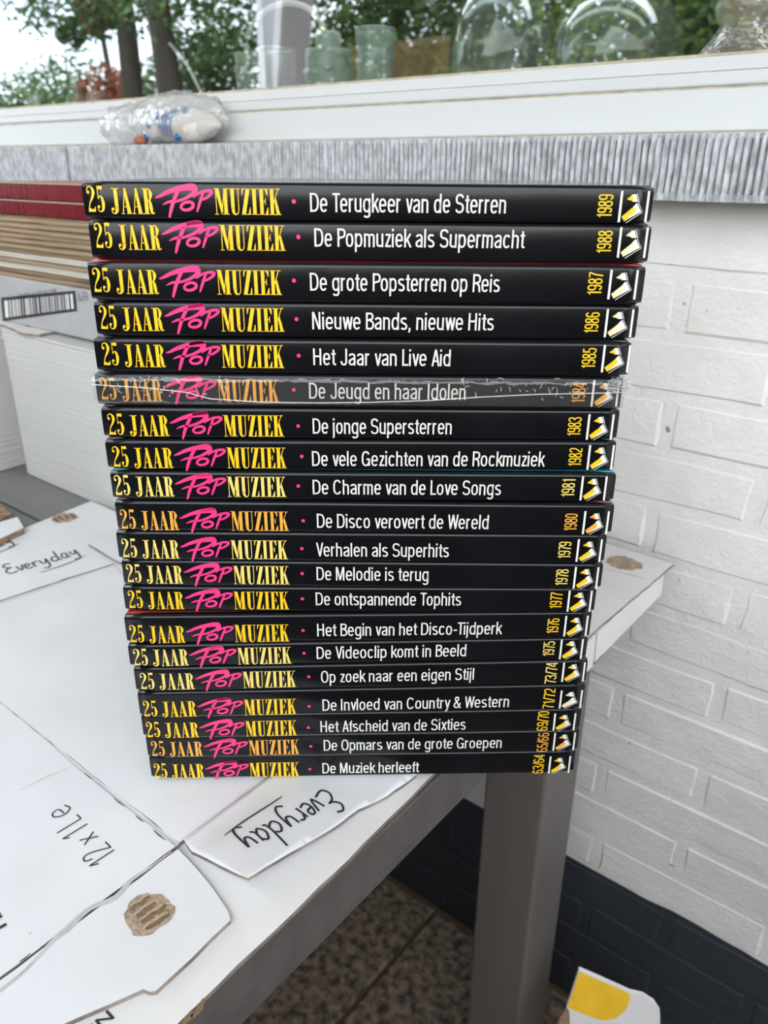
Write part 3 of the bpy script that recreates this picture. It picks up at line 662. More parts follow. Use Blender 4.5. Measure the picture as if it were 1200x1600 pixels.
flap = mb.build('lettered_flap', [M['card'], M['card_edge']], ob, smooth=False)
flap.data.polygons.foreach_set('use_smooth', [p.material_index == 0 for p in flap.data.polygons])
write(flap, (509, 1230), (376, 1317), Z1+.005, .0014, -.05, True, lambda x, y: flapz(x, y)+.0004)
write(us, (14, 898), (124, 866), Z2+.0002, .0022, 0.02, True, m='ink_blur')
write(us, (-82, 880), (20, 848), Z2+.0002, .0022, 0.02, True, m='ink_blur')
def table_text(parent, s, a, b, z, cap, bold=0, m='ink', spacing=1.0):
    A = Vector(P(*a, z)); Bv = Vector(P(*b, z)); d = Bv-A; ex = d.normalized(); ey = Vector((-ex.y, ex.x)); mb = MB()
    def mp(x, y): q = A+ex*x+ey*y; return (q.x, q.y, z)
    put_text(mb, s, mp, 0, d.length, 0, cap, bold, spacing); return mb.build('printed_text', M[m], parent)
# 12 x 1 L e in pen strokes
def pen(parent, strokes, a, b, units, z, wd, hs=1.0, m='ink'):
    A = Vector(P(*a, z)); Bv = Vector(P(*b, z)); d = Bv-A; u = d.length/units; ex = d.normalized(); ey = Vector((-ex.y, ex.x)); mb = MB()
    def mp(x, y): q = A+ex*x*u+ey*y*u*hs; return (q.x, q.y, z)
    for s_ in strokes: ribbon(mb, [(p[0], p[1], 1) for p in s_], wd/1, lambda x, y: mp(x, y), 5)
    return mb.build('handwriting', M[m], parent)
S12 = [[(0, .72), (.18, 1.0)], [(.18, 1.0), (.18, 0)], [(.42, .75), (.55, 1), (.78, .9), (.75, .6), (.4, .02)], [(.4, .02), (.85, .02)], [(1.35, .62), (1.75, .05)], [(1.75, .62), (1.35, .05)],
       [(2.2, .8), (2.36, 1)], [(2.36, 1), (2.36, 0)], [(2.85, 1), (2.85, .02)], [(2.85, .02), (3.2, .02)], [(3.7, .32), (4.1, .36), (4.08, .62), (3.8, .66), (3.62, .35), (3.8, .02), (4.15, .1)]]
def pen2(parent, strokes, a, b, units, z, wd, hs):
    A = Vector(P(*a, z)); Bv = Vector(P(*b, z)); d = Bv-A; u = d.length/units; ex = d.normalized(); ey = Vector((-ex.y, ex.x)); mb = MB()
    for s_ in strokes:
        q = [(*(A+ex*p[0]*u+ey*p[1]*u*hs), 1) for p in s_]
        ribbon(mb, q, wd, lambda x, y: (x, y, z), 5)
    return mb.build('handwriting', M['ink'], parent)
pen2(ob, S12, (182, 1331), (104, 1256), 4.15, Z1+.0004, .0009, 1.15)
# fix: wd in real metres for the pen strokes of the other writings is handled by mp below
table_text(ob, 'HAL', (10, 1446), (-16, 1398), Z1+.0004, .0115, .02)
table_text(base, 'NB', (168, 1578), (128, 1612), Z0+.0004, .006, .01)

# ================================================================ LEFT PILE
def carton(name, x0, x1, y0, y1, z0, z1, label, m='card_ribbed', group=None):
    e = empty(name, ((x0+x1)/2, (y0+y1)/2, z0), 0, label, 'box', group); cx, cy = (x0+x1)/2, (y0+y1)/2
    def b(n, a, c, mm=m): return MB().box((a[0]-cx, a[1]-cy, a[2]-z0), (c[0]-cx, c[1]-cy, c[2]-z0)).build(n, M[mm], e, bevel=.0015)
    t = .004
    b('front_wall', (x0, y0, z0), (x1, y0+t, z1-t)); b('back_wall', (x0, y1-t, z0), (x1, y1, z1-t))
    b('side_wall', (x0, y0+t+.0002, z0), (x0+t, y1-t-.0002, z1-t)); b('side_wall', (x1-t, y0+t+.0002, z0), (x1, y1-t-.0002, z1-t))
    b('top_flap', (x0, y0, z1-t+.0002), (x1, (y0+y1)/2-.001, z1)); b('top_flap', (x0, (y0+y1)/2+.001, z1-t+.0002), (x1, y1, z1))
    return e, cx, cy
BXL, BXR = -1.008, -.50
bz1 = ony(5, 514, .482).z
wc, cx_, cy_ = carton('white_carton', BXL, BXR, .482, .735, TT, bz1, 'large plain white corrugated carton on the table carrying the book pile')
carton('far_carton', -1.46, -1.045, .458, .70, TT, bz1-.02, 'white carton at the far left picture edge beside the larger one')
# barcode tray lying on the carton
ty = .502; tz0 = bz1+.0036; tz1 = ony(60, 440, ty).z; txr = -.745; txl = -1.062
tr = empty('barcode_tray', ((txl+txr)/2, .6, tz0), 0, 'shallow grey printed box with a barcode between the white carton and the tan books', 'box')
def tb(n, a, c, mm): return MB().box((a[0]-(txl+txr)/2, a[1]-.6, a[2]-tz0), (c[0]-(txl+txr)/2, c[1]-.6, c[2]-tz0)).build(n, M[mm], tr, bevel=.002)
tb('body', (txl, ty, tz0), (txr, .72, tz1), 'grey_card')
def tray_map(u, v): return (u-(txl+txr)/2, ty-.0004-.6, v-tz0)
def wxz(px_, py_): p = ony(px_, py_, ty); return p.x, p.z
mb = MB(); c4 = [wxz(2, 465), wxz(118, 454), wxz(121, 486), wxz(5, 502)]
# dark frame with pale field, bars
flat(mb, c4, tray_map); mb.build('barcode_frame', M['ink'], tr)
def qp(u, v):
    a = Vector(c4[0]).lerp(Vector(c4[1]), u); b = Vector(c4[3]).lerp(Vector(c4[2]), u); return a.lerp(b, v)
mb = MB(); flat(mb, [tuple(qp(.045, .14)), tuple(qp(.965, .14)), tuple(qp(.965, .86)), tuple(qp(.045, .86))], lambda u, v: (u-(txl+txr)/2, ty-.0006-.6, v-tz0)); mb.build('barcode_field', M['card_dull'], tr)
mb = MB(); random.seed(5); u = .10
while u < .92:
    wd = random.choice((.008, .012, .02, .028)); flat(mb, [tuple(qp(u, .14)), tuple(qp(u+wd, .14)), tuple(qp(u+wd, .86)), tuple(qp(u, .86))], lambda a, b: (a-(txl+txr)/2, ty-.0008-.6, b-tz0)); u += wd+random.choice((.01, .014, .022))
mb.build('barcode_bars', M['ink'], tr)
def flip_text(s, pa, pb, cap, mm='ink_blur'):
    a = Vector(wxz(*pa)); b = Vector(wxz(*pb)); d = b-a; ex = d.normalized(); ey = Vector((-ex.y, ex.x)); mb = MB()
    put_text(mb, s, lambda x, y: tray_map(*(a+ex*x+ey*y)), 0, d.length, 0, cap); mb.build('printed_text', M[mm], tr)
flip_text('8679161910092', (88, 451), (28, 459), .0055)     # reads upside down
flip_text('NR 18', (136, 436), (118, 437), .004); flip_text('0 WM 8 12', (138, 443), (108, 446), .004); flip_text('52 7', (136, 455), (121, 456), .0055); flip_text('KORF', (137, 463), (121, 465), .0045)
# the tray's torn flap lying forward over the carton
cf = empty('torn_tray_flap', (0, 0, 0), 0, 'torn printed cardboard flap lying on top of the white carton below the barcode', 'cardboard')
zf_ = bz1+.0003
panel('flap', [P(-40, 500, zf_+.003), P(8, 508, zf_+.003), P(34, 520, zf_+.003), P(60, 523, zf_+.003), P(100, 515, zf_+.003), P(150, 506, zf_+.003), (-.76, .56), (-1.06, .58)], zf_+.003, .003, cf, 'card_dull', 14, .0012)
pstrip([(42, 510, 1), (75, 504, 1), (110, 499, 1), (146, 492, 1)], .010, M['ink_blur'], zf_+.0033, cf, 'printed_barcode')

# tan paperbacks (12) under two red books
pz = tz1+.0003; ztop = ony(60, 341.5, .502).z; NP = 12; hh = (ztop-pz)/NP
ords = ['lowest', 'second from the bottom', 'third from the bottom', 'fourth from the bottom', 'fifth from the bottom', 'sixth from the bottom', 'sixth from the top', 'fifth from the top', 'fourth from the top', 'third from the top', 'second from the top', 'uppermost']
def wavy_slab(x0, x1, y0, y1, z0, z1, seed, amp=.0009, n=16):
    mb = MB(); vs = []; 
    for i in range(n+1):
        x = x0+(x1-x0)*i/n; dz = amp*noise.noise((x*9, seed*.7, 0)); dy = .0016*noise.noise((x*7, seed*3.1, 5))
        vs += [(x, y0+dy, z0+dz), (x, y0+dy, z1+dz), (x, y1, z1+dz), (x, y1, z0+dz)]
    fs = []
    for i in range(n):
        a = 4*i; b = a+4
        for k in range(4): fs.append((a+k, b+k, b+(k+1) % 4, a+(k+1) % 4))
    fs += [(0, 1, 2, 3), (4*n+3, 4*n+2, 4*n+1, 4*n)]
    mb.add(vs, fs); return mb
for k in range(NP):
    random.seed(100+k); x1 = -.752+random.uniform(-.012, .01); x0 = x1-.30+random.uniform(-.01, .01); yf = .502+random.uniform(-.003, .004); z0 = pz+k*hh
    pale = k in (2, 4)
    e = empty('paperback_book', ((x0+x1)/2, .6, z0), 0, ('pale' if pale else 'tan')+'-edged paperback in the left pile, '+ords[k]+' of twelve under the red books', 'book', 'paperbacks under the red books')
    sx, g = (x0+x1)/2, .0004
    wavy_slab(x0-sx, x1-sx, yf-.6, .71-.6, .0009, hh-.0009-g, k).build('page_block', M['white_pages' if pale else 'tan_pages'], e)
    cm = M['white_pages'] if pale else M['kraft_dark' if k % 3 == 0 else 'kraft']
    wavy_slab(x0-sx-.001, x1-sx+.001, yf-.6-.0012, .711-.6, 0, .0009, k).build('back_cover', cm, e)
    wavy_slab(x0-sx-.001, x1-sx+.001, yf-.6-.0012, .711-.6, hh-.0009-g, hh-g, k).build('front_cover', M['card_dull'] if k == 4 else cm, e)
rz0 = ztop+.0006; zr_mid = ony(60, 312.5, .52).z; zr_top = ony(60, 285, .52).z
for k, (a, b, lab) in enumerate(((rz0, zr_mid-.0006, 'lower of the two dark red glossy books on the left pile'), (zr_mid, zr_top, 'upper of the two dark red glossy books, topmost on the left pile'))):
    x1 = -.745+.012*k; x0 = x1-.31
    e = empty('red_book', ((x0+x1)/2, .61, a), 0, lab, 'book', 'red books on the left pile'); hx = (x1-x0)/2; h = b-a
    MB().box((-hx, -.092, .0), (hx, -.088, h)).build('spine', M['red'], e, bevel=.0012)
    MB().box((-hx, -.0878, 0), (hx, .10, .0022)).build('back_board', M['red'], e); MB().box((-hx, -.0878, h-.0022), (hx, .10, h)).build('front_board', M['red_trim'], e)
    MB().box((-hx+.003, -.087, .0024), (hx-.003, .097, h-.0024)).build('page_block', M['pages'], e)
    MB().box((-hx, -.0925, h-.0016), (hx, -.0921, h-.0004)).build('gilt_line', M['gilt'], e)
    # embossed vertical marks
    mb = MB(); random.seed(k)
    for i in range(24):
        xx = -hx+.02+i*.0115
        mb.box((xx, -.0922, h*.2), (xx+.005, -.0921, h*.8))
    mb.build('embossed_bands', mat('oxblood_band', (.17, .005, .012), .25), e)

# ================================================================ THE STACK OF 20 BOOKS
L = .285; DEP = .215
ZS = Z1+.0014
BK = [  # mark, x, y, yaw, thickness, two s, two t, dot s, dot t, title s0, title t, title s1, bar s, bar t, title, ink tone, cover colour
('1989',-.3824,.2354,.6759,.0182,2.2,3.7,105.5,9.3,113.5,4.5,211.5,268.2,15.5,'De Terugkeer van de Sterren','y',(.10,.11,.12)),
('1988',-.3812,.2356,.676,.0193,2.8,5.9,106.2,11.9,114.2,7.3,220.6,268.7,17.8,'De Popmuziek als Supermacht','y',(.05,.05,.06)),
('1987',-.3796,.2311,.6766,.02,2.0,4.6,105.2,11.0,113.3,6.1,210.6,266.7,17.6,'De grote Popsterren op Reis','y',(.60,.04,.05)),
('1986',-.3803,.232,.6819,.0187,2.4,4.2,105.6,10.0,113.7,4.8,209.0,267.9,16.3,'Nieuwe Bands, nieuwe Hits','y',(.04,.04,.04)),
('1985',-.3817,.2299,.672,.019,4.0,4.2,108.7,10.2,116.3,5.2,189.4,270.0,17.3,'Het Jaar van Live Aid','y',(.03,.03,.035)),
('1984',-.3829,.2283,.6749,.0185,2.4,4.0,107.3,10.1,115.5,5.3,200.3,268.6,16.8,'De Jeugd en haar Idolen','o',(.05,.05,.05)),
('1983',-.3815,.2285,.6871,.0182,3.0,2.4,107.7,7.8,115.6,3.4,192.5,267.6,15.3,'De jonge Supersterren','y',(.03,.03,.03)),
('1982',-.38,.2273,.6935,.0179,3.4,2.1,108.8,8.4,114.4,2.7,244.7,269.5,15.4,'De vele Gezichten van de Rockmuziek','y',(.03,.03,.03)),
('1981',-.3782,.2267,.6845,.0177,1.8,3.4,105.5,9.3,113.5,4.3,220.0,265.4,16.0,'De Charme van de Love Songs','p',(.01,.22,.32)),
('1980',-.3776,.2267,.6764,.0192,2.2,1.8,107.2,7.6,115.0,3.2,213.6,267.9,15.0,'De Disco verovert de Wereld','o',(.22,.06,.05)),
('1979',-.3792,.2258,.6781,.0192,2.5,2.5,107.6,8.8,116.0,3.8,193.3,268.1,16.0,'Verhalen als Superhits','p',(.02,.05,.14)),
('1978',-.3797,.227,.6761,.0178,2.3,3.0,106.8,9.6,115.2,5.2,181.7,268.1,15.4,'De Melodie is terug','p',(.04,.04,.04)),
('1977',-.3806,.226,.6854,.0178,2.6,3.2,107.5,9.8,115.5,5.4,203.2,268.0,16.0,'De ontspannende Tophits','y',(.03,.03,.03)),
('1976',-.3777,.2224,.7105,.0198,2.2,1.6,107.5,8.6,116.0,4.3,229.1,268.4,16.9,'Het Begin van het Disco-Tijdperk','y',(.42,.05,.025)),
('1975',-.3766,.2215,.7221,.0164,2.7,2.0,107.3,8.6,115.0,4.2,208.3,267.6,15.7,'De Videoclip komt in Beeld','p',(.04,.04,.04)),
('73/74',-.375,.2223,.7221,.0183,3.2,3.0,108.0,9.7,115.6,5.0,212.4,268.9,16.6,'Op zoek naar een eigen Stijl','p',(.05,.05,.05)),
('71/72',-.3749,.2225,.7207,.0191,2.5,1.0,107.4,6.2,115.8,2.5,236.1,269.1,14.6,'De Invloed van Country & Western','y',(.20,.18,.15)),
('69/70',-.3763,.2236,.7145,.0178,2.4,1.0,106.6,6.4,114.4,2.5,209.0,267.0,14.2,'Het Afscheid van de Sixties','y',(.04,.04,.04)),
('65/66',-.3769,.2252,.711,.0181,2.8,2.5,107.1,8.3,115.5,4.4,233.5,268.1,16.0,'De Opmars van de grote Groepen','o',(.04,.04,.04)),
('63/64',-.3785,.2266,.7072,.0194,2.2,1.7,106.1,7.2,114.4,3.2,179.0,267.5,15.0,'De Muziek herleeft','y',(.04,.04,.04))]
OFF = -.00035                   # print sits a hair proud of the spine
mm_ = lambda x, y: (x*.001, OFF, y*.001)
# slab-serif fat face capitals, unit height
def bar(mb, x0, y0, x1, y1, mp): flat(mb, [(x0, y0), (x1, y0), (x1, y1), (x0, y1)], mp)
def glyph(mb, ch, mp):
    R = lambda pts, w_=1, k=6: ribbon(mb, pts, w_, mp, k)
    G = lambda *p: flat(mb, p, mp)
    T = .028; K = .135
    if ch == '2': disc(mb, .10, .76, .062, mp); R([(.05,.78,.03),(.08,.92,.04),(.19,.985,.035),(.30,.90,.10),(.335,.76,.135),(.28,.58,.10),(.14,.34,.045),(.06,.10,.03)]); G((.04,.0),(.36,.0),(.37,.20),(.345,.20),(.33,.12),(.20,.10),(.10,.16),(.04,.06)); return .43
    if ch == '5': G((.09,1.0),(.34,1.0),(.33,.86),(.09,.88)); bar(mb,.09,.5,.12,.95,mp); R([(.10,.50,.03),(.18,.60,.04),(.27,.56,.09),(.315,.34,.14),(.28,.10,.10),(.18,.01,.04),(.07,.06,.03),(.05,.18,.03)]); disc(mb,.09,.20,.06,mp); return .42
    if ch == 'J': bar(mb,.17,.18,.17+K,1,mp); bar(mb,.08,1-T,.38,1,mp); R([(.237,.30,.135),(.225,.12,.12),(.15,.015,.05),(.06,.05,.03),(.03,.16,.03)]); disc(mb,.075,.19,.058,mp); return .40
    if ch == 'A': R([(.06,0,.03),(.20,1,.03)],1,1); G((.155,1.0),(.245,1.0),(.385,0),(.245,0)); bar(mb,.09,.27,.29,.30,mp); bar(mb,.0,0,.13,T,mp); bar(mb,.21,0,.42,T,mp); return .43
    if ch == 'R': bar(mb,.07,0,.07+K,1,mp); bar(mb,0,1-T,.22,1,mp); bar(mb,0,0,.26,T,mp); R([(.18,.985,.03),(.28,.96,.05),(.335,.78,.13),(.28,.56,.05),(.18,.52,.03)]); R([(.22,.53,.03),(.285,.47,.09),(.31,.25,.13),(.335,.06,.09),(.40,.02,.025),(.44,.08,.02)]); return .46
    if ch == 'M': bar(mb,.06,0,.09,1,mp); G((.05,1),(.20,1),(.335,.12),(.27,0)); R([(.28,.02,.03),(.41,1,.03)],1,1); bar(mb,.38,0,.38+K,1,mp); bar(mb,0,1-T,.1,1,mp); bar(mb,0,0,.16,T,mp); bar(mb,.32,0,.575,T,mp); bar(mb,.42,1-T,.575,1,mp); return .60
    if ch == 'U': bar(mb,.06,.2,.06+K,1,mp); R([(.128,.28,.135),(.15,.08,.10),(.24,.01,.045),(.33,.08,.03),(.355,.25,.03)]); bar(mb,.34,.22,.37,1,mp); bar(mb,0,1-T,.255,1,mp); bar(mb,.28,1-T,.43,1,mp); return .45
    if ch == 'Z': G((.22,1),(.37,1),(.17,0),(.02,0)); bar(mb,.05,1-T,.36,1,mp); G((.05,1),(.05,.74),(.07,.74),(.12,.97)); bar(mb,.03,0,.37,T,mp); G((.37,0),(.37,.28),(.35,.28),(.29,.03)); return .41
    if ch == 'I': bar(mb,.06,0,.06+K,1,mp); bar(mb,0,1-T,.255,1,mp); bar(mb,0,0,.255,T,mp); return .285
    if ch == 'E': bar(mb,.06,0,.06+K,1,mp); bar(mb,0,1-T,.36,1,mp); bar(mb,0,0,.36,T,mp); G((.37,1),(.35,1),(.27,.97),(.345,.74),(.37,.74)); G((.38,0),(.36,0),(.27,.03),(.355,.28),(.38,.28)); bar(mb,.18,.50,.29,.53,mp); G((.29,.38),(.29,.65),(.27,.65),(.25,.515),(.27,.38)); return .41
    if ch == 'K': bar(mb,.06,0,.06+K,1,mp); bar(mb,0,1-T,.26,1,mp); bar(mb,0,0,.26,T,mp); R([(.18,.42,.03),(.37,.98,.03)],1,1); G((.22,.56),(.27,.70),(.44,0),(.30,0)); bar(mb,.30,1-T,.45,1,mp); bar(mb,.26,0,.48,T,mp); return .49
    return .2
def word(mb, s, x0, x1, base_, h):
    # measure advance first
    tmp = MB(); adv = [glyph(tmp, c, lambda x, y: (x, 0, y)) for c in s]; tot = sum(adv)-.03; sx = (x1-x0)/tot; x = x0
    for c, a in zip(s, adv):
        glyph(mb, c, lambda u, v, x=x: mm_(x+u*sx, base_+v*h)); x += a*sx
series = []                     # origin at the foot of the figure 2
for wd_, x0_, x1_, b_, h_ in (('25', 0, 8.9, 0, 12.0), ('JAAR', 11.6, 33.3, -.9, 12.0), ('MUZIEK', 63.6, 96.6, -.8, 12.2)):
    mb = MB(); word(mb, wd_, x0_, x1_, b_, h_); o = mb.build('series_lettering', YEL['y']); series.append(o.data); bpy.data.objects.remove(o)
# brush script word
mb = MB(); MP = lambda x, y: (x*.001, OFF-.00012, y*.001)
def brush(pts, s=1): ribbon(mb, [((p[0]-432)*.1075+34.0, (197-p[1])*.104+.4, p[2]*.1) for p in pts], s, MP, 6)
brush([(430,132,4),(452,124,14),(490,106,20),(535,92,24),(580,84,30),(608,84,34),(618,96,28),(604,114,18),(572,132,14),(535,145,12),(505,150,9)])
brush([(548,86,16),(590,78,18),(624,76,12)])
brush([(540,98,16),(524,126,18),(510,155,18),(498,188,16),(488,220,10)])
brush([(462,162,4),(490,150,12),(515,144,9)])
ribbon(mb, [((x-432)*.1075+34.0, (197-y)*.104+.4, w_*.1) for x, y, w_ in [(546,172,13),(558,156,13),(583,149,14),(602,156,16),(600,172,15),(580,184,14),(556,184,13)]], 1, MP, 5, True)
brush([(606,130,5),(626,114,11),(655,102,13),(685,99,15),(694,106,15),(680,122,13),(655,136,11),(632,142,7)])
brush([(655,106,10),(642,135,14),(630,165,13),(619,194,8)])
popme = mb.build('brush_lettering', M['pink']).data; bpy.data.objects.remove(bpy.data.objects['brush_lettering'])
# emblem: two white bars and a pennant over a slanted block; origin at top of the first bar, mm
def emblem():
    a = MB(); q = lambda px_, py_: ((px_-895)*.0945, -(py_-112)*.0945)
    flat(a, [(0,0),(1.15,0),(1.15,-14.6),(0,-14.6)], mm_); flat(a, [(13.4,0),(14.5,0),(14.5,-14.6),(13.4,-14.6)], mm_)
    flat(a, [(5.6,-1.7),(7.6,-1.4),(8.9,-5.0),(6.2,-5.0)], mm_)
    flat(a, [(3.0,-14.3),(7.0,-7.2),(8.6,-5.5),(11.2,-9.6)], mm_)
    for l in ([(8.1,-1.2,.26),(9.6,-5.2,.26)], [(9.3,-5.5,.28),(11.9,-9.8,.28),(4.2,-14.9,.28)]): ribbon(a, l, 1, mm_, 1)
    b = MB(); m2 = lambda x, y: (x*.001, OFF-.0002, y*.001)
    flat(b, [(3.2,-3.9),(5.8,-1.8),(6.9,-4.8)], m2); flat(b, [(1.6,-12.0),(7.2,-7.2),(8.6,-9.3),(3.2,-14.2)], m2)
    return a, b
ea, eb = emblem()
emW = ea.build('t1', M['white_ink']).data; emY = eb.build('t2', YEL['y']).data
bpy.data.objects.remove(bpy.data.objects['t1']); bpy.data.objects.remove(bpy.data.objects['t2'])
mb = MB(); disc(mb, 0, 0, 1.05, mm_); dotme = mb.build('t3', M['pink']).data; bpy.data.objects.remove(bpy.data.objects['t3'])
def inst(name, me, parent, loc, m=None):
    o = bpy.data.objects.new(name, me); COL.objects.link(o); o.parent = parent; o.location = loc
    if m: o.material_slots[0].link = 'OBJECT'; o.material_slots[0].material = m
    return o
ordn = ['topmost', 'second from the top', 'third from the top', 'fourth from the top', 'fifth from the top', 'sixth from the top', 'seventh from the top', 'eighth from the top', 'ninth from the top', 'tenth from the top',
        'tenth from the bottom', 'ninth from the bottom', 'eighth from the bottom', 'seventh from the bottom', 'sixth from the bottom', 'fifth from the bottom', 'fourth from the bottom', 'third from the bottom', 'second from the bottom', 'lowest']
zb = ZS
def spine_mesh(T, seed):
    # gently rounded back: profile across thickness, swept along the length with softened ends
    mb = MB(); r = .0022; prof = []
    for k in range(5): t = pi/2*k/4; prof.append((r-r*sin(t)+0, r-r*cos(t)))
    P_ = [(.0045, 0)]+[(r-r*sin(pi/2*k/4), r-r*cos(pi/2*k/4)) for k in range(5)]+[(r-r*cos(pi/2*k/4), T-r+r*sin(pi/2*k/4)) for k in range(5)]+[(.0045, T)]
    n = len(P_); S = 24
    for i in range(S+1):
        x = L*i/S; e = .0009 if i in (0, S) else 0
        for (y, z) in P_:
            zz = z+(e if z < T/2 else -e)
            mb.v.append((x, y+e+.00012*noise.noise((x*25, z*150, seed)), zz))
    for i in range(S):
        for k in range(n-1): a = i*n+k; mb.f.append((a, a+n, a+n+1, a+1)); mb.m.append(0)
        a = i*n; mb.f.append((a+n-1, a+2*n-1, a+n, a)); mb.m.append(0)
    mb.f.append(tuple(range(n))); mb.m.append(0); mb.f.append(tuple(S*n+k for k in reversed(range(n)))); mb.m.append(0)
    return mb
for i in range(19, -1, -1):
    mark, bx, by, ya_, th, s2, t2, sd, td, a0, at_, a1, bs, bt, title, tone, cc = BK[i]
    lab = 'glossy black hardcover marked %s on its spine, %s of the tall stack' % (mark, ordn[i])
    lab = 'glossy black hardcover marked %s, %s of the tall stack' % (mark, ordn[i])
    if mark == '1984': lab = 'black hardcover marked 1984 still in torn clear shrink wrap, sixth from the top'
    e = empty('hardcover_book', (bx, by, zb), ya_, lab, 'book', 'black hardcovers in the tall stack')
    T = th-.00025
    spine = spine_mesh(T, i).build('spine', M['black'], e, smooth=True)
    cm = mat('cover_print', cc, .25, coat=.4, var=.3, vscale=25)
    MB().box((.0006, .0047, T-.0024), (L-.0006, DEP, T)).build('front_board', cm, e, bevel=.0006)
    MB().box((.0006, .0047, 0), (L-.0006, DEP, .0024)).build('back_board', M['black'], e, bevel=.0006)
    MB().box((.004, .0048, .0026), (L-.004, DEP-.004, T-.0026)).build('page_block', M['pages'], e)
    ym = YEL[tone]
    for sm in series: inst('series_lettering', sm, spine, (s2*.001, 0, t2*.001), ym)
    inst('brush_lettering', popme, spine, (s2*.001+.0005, 0, t2*.001-.0004))
    inst('title_dot', dotme, spine, (sd*.001, 0, td*.001))
    mb = MB(); put_narrow(mb, title, mm_, a0, a1, at_, 8.9, .84); mb.build('title_lettering', M['white_ink'], spine)
    mb = MB()                                    # year runs up the spine
    if '/' in mark: ln, t0 = 15.6, max(.4, bt-15.8)
    else: ln, t0 = 10.9, bt-12.7
    t0 = max(.5, t0)
    put_narrow(mb, mark, lambda x, y: mm_(bs-3.2-y if False else bs-3.4-y, t0+x), 0, min(ln, T*1000-t0-.6), 0, 7.4, .88); mb.build('year_lettering', ym, spine)
    em = {'1988': 'c', '1987': 'c', '1986': 'c', '71/72': 'c', '1984': 'o', '1980': 'o', '65/66': 'o'}.get(mark, 'y')
    btt = min(bt, T*1000-.9); 
    sc_ = min(1, (btt-.5)/14.6)
    o = inst('emblem_frame', emW, spine, (bs*.001, 0, btt*.001)); o.scale = (1, 1, sc_)
    o = inst('emblem_fill', emY, spine, (bs*.001, 0, btt*.001), YEL[em]); o.scale = (1, 1, sc_)
    if mark == '1984':
        mb = MB(); nx, nz = 110, 8
        for a in range(nx+1):
            for b in range(nz+1):
                x = -.0012+(L+.0024)*a/nx; z = T*b/nz
                endw = 1 if (x < .07 or x > .2) else .35
                y = -.0011+.0005*endw*noise.noise((x*240, z*320, 1.3))+.0003*noise.noise((x*60, z*400, 7))
                if b in (0, nz): y = .004
                mb.v.append((x, y, min(max(z+(.0003*noise.noise((x*100, z*90, 4)) if 0 < b < nz else 0), 0.0), T)))
        for a in range(nx):
            for b in range(nz): q_ = a*(nz+1)+b; mb.f.append((q_, q_+nz+1, q_+nz+2, q_+1)); mb.m.append(0)
        fl = mb.build('shrink_wrap', FILM, e, smooth=True)
        mb = MB()                                # welded seam across the spine
        seam = [(-.001, .0125), (.012, .0118), (.03, .0108), (.05, .0085), (.062, .0052), (.09, .0035), (.12, .0034), (.15, .004), (.18, .0052), (.21, .0075), (.24, .0092), (.262, .0098), (.285, .0105)]
        mb.tube([(x, -.0018, z) for x, z in seam], .00022, 5); mb.build('film_seam', M['white_ink'], fl)
        random.seed(4)
        mb = MB()
        for c0, c1, n_ in ((.010, .072, 26), (.196, .262, 24)):
            for k in range(n_):
                x = random.uniform(c0, c1); zc_ = random.uniform(.45, .95)*T; r_ = random.uniform(.0015, .0045); a0_ = random.uniform(0, 6.28); sp = random.uniform(.7, 1.8); sg = random.choice((-1, 1))
                pts = [(x+r_*.7*cos(a0_+sp*q_/5), -.0017, min(max(zc_+r_*sg*sin(a0_+sp*q_/5), .0006), T-.0004)) for q_ in range(6)]
                mb.tube(pts, [.00003, .00008, .00013, .00013, .00008, .00003], 4)
        mb.build('film_wrinkles', M['white_ink'], fl, kind='stuff')
        mb = MB()                                # torn tuft at the right end
        for k in range(46):
            a = random.uniform(-.5, 1.6); r_ = random.uniform(.004, .010); c = (L-.004+random.uniform(-.006, .003), -.002, T-.004+random.uniform(-.003, .003))
            p1 = (c[0]+cos(a)*r_*.6, c[1]-random.uniform(0, .004), c[2]+sin(a)*r_*.3); p2 = (c[0]+cos(a)*r_, c[1]-random.uniform(0, .003), min(c[2]+sin(a)*r_*.5, T+.001))
            mb.tube([c, p1, p2], .00016, 4)
        mb.build('torn_film_tuft', FILMW, fl, kind='stuff')
    zb += th

# ================================================================ BAG ON THE SILL
bl_ = ony(167, 226, .772); br_ = ony(365, 207, .772); zt = zs_top
bag = empty('plastic_bag', (0, 0, 0), 0, 'crumpled clear plastic bag on the stone sill wrapped round an ornament', 'bag')
def blob(c, r, seed, amp, nu=40, nv=24, f=1.0, fr=28, floor_=None):
    mb = MB()
    for j in range(nv+1):
        ph = -pi/2+pi*j/nv
        for i in range(nu):
            th = 2*pi*i/nu; d = Vector((cos(ph)*cos(th), cos(ph)*sin(th), sin(ph)))
            n_ = 1+amp*noise.noise(Vector((d.x*r[0], d.y*r[1], d.z*r[2]))*fr*3+Vector((seed, 0, 0)))+amp*.7*abs(noise.noise(Vector((d.x*r[0], d.y*r[1], d.z*r[2]))*fr*7+Vector((0, seed, 0))))
            p = Vector((c[0]+d.x*r[0]*n_, c[1]+d.y*r[1]*n_, c[2]+d.z*r[2]*n_))
            if floor_ is not None and p.z < floor_: p.z = floor_
            mb.v.append(tuple(p))
    for j in range(nv):
        for i in range(nu):
            i2 = (i+1) % nu; mb.f.append((j*nu+i, j*nu+i2, (j+1)*nu+i2, (j+1)*nu+i)); mb.m.append(0)
    return mb
bx0, bx1 = bl_.x, br_.x; Lb = bx1-bx0
blob((bx0+Lb*.20, .772, zt+.027), (Lb*.19, .022, .026), 2, .28, floor_=zt+.0004).build('gathered_neck', BAG, bag, smooth=True)
blob((bx0+Lb*.60, .772, zt+.033), (Lb*.36, .023, .032), 9, .16, floor_=zt+.0004).build('bag_body', BAG, bag, smooth=True)
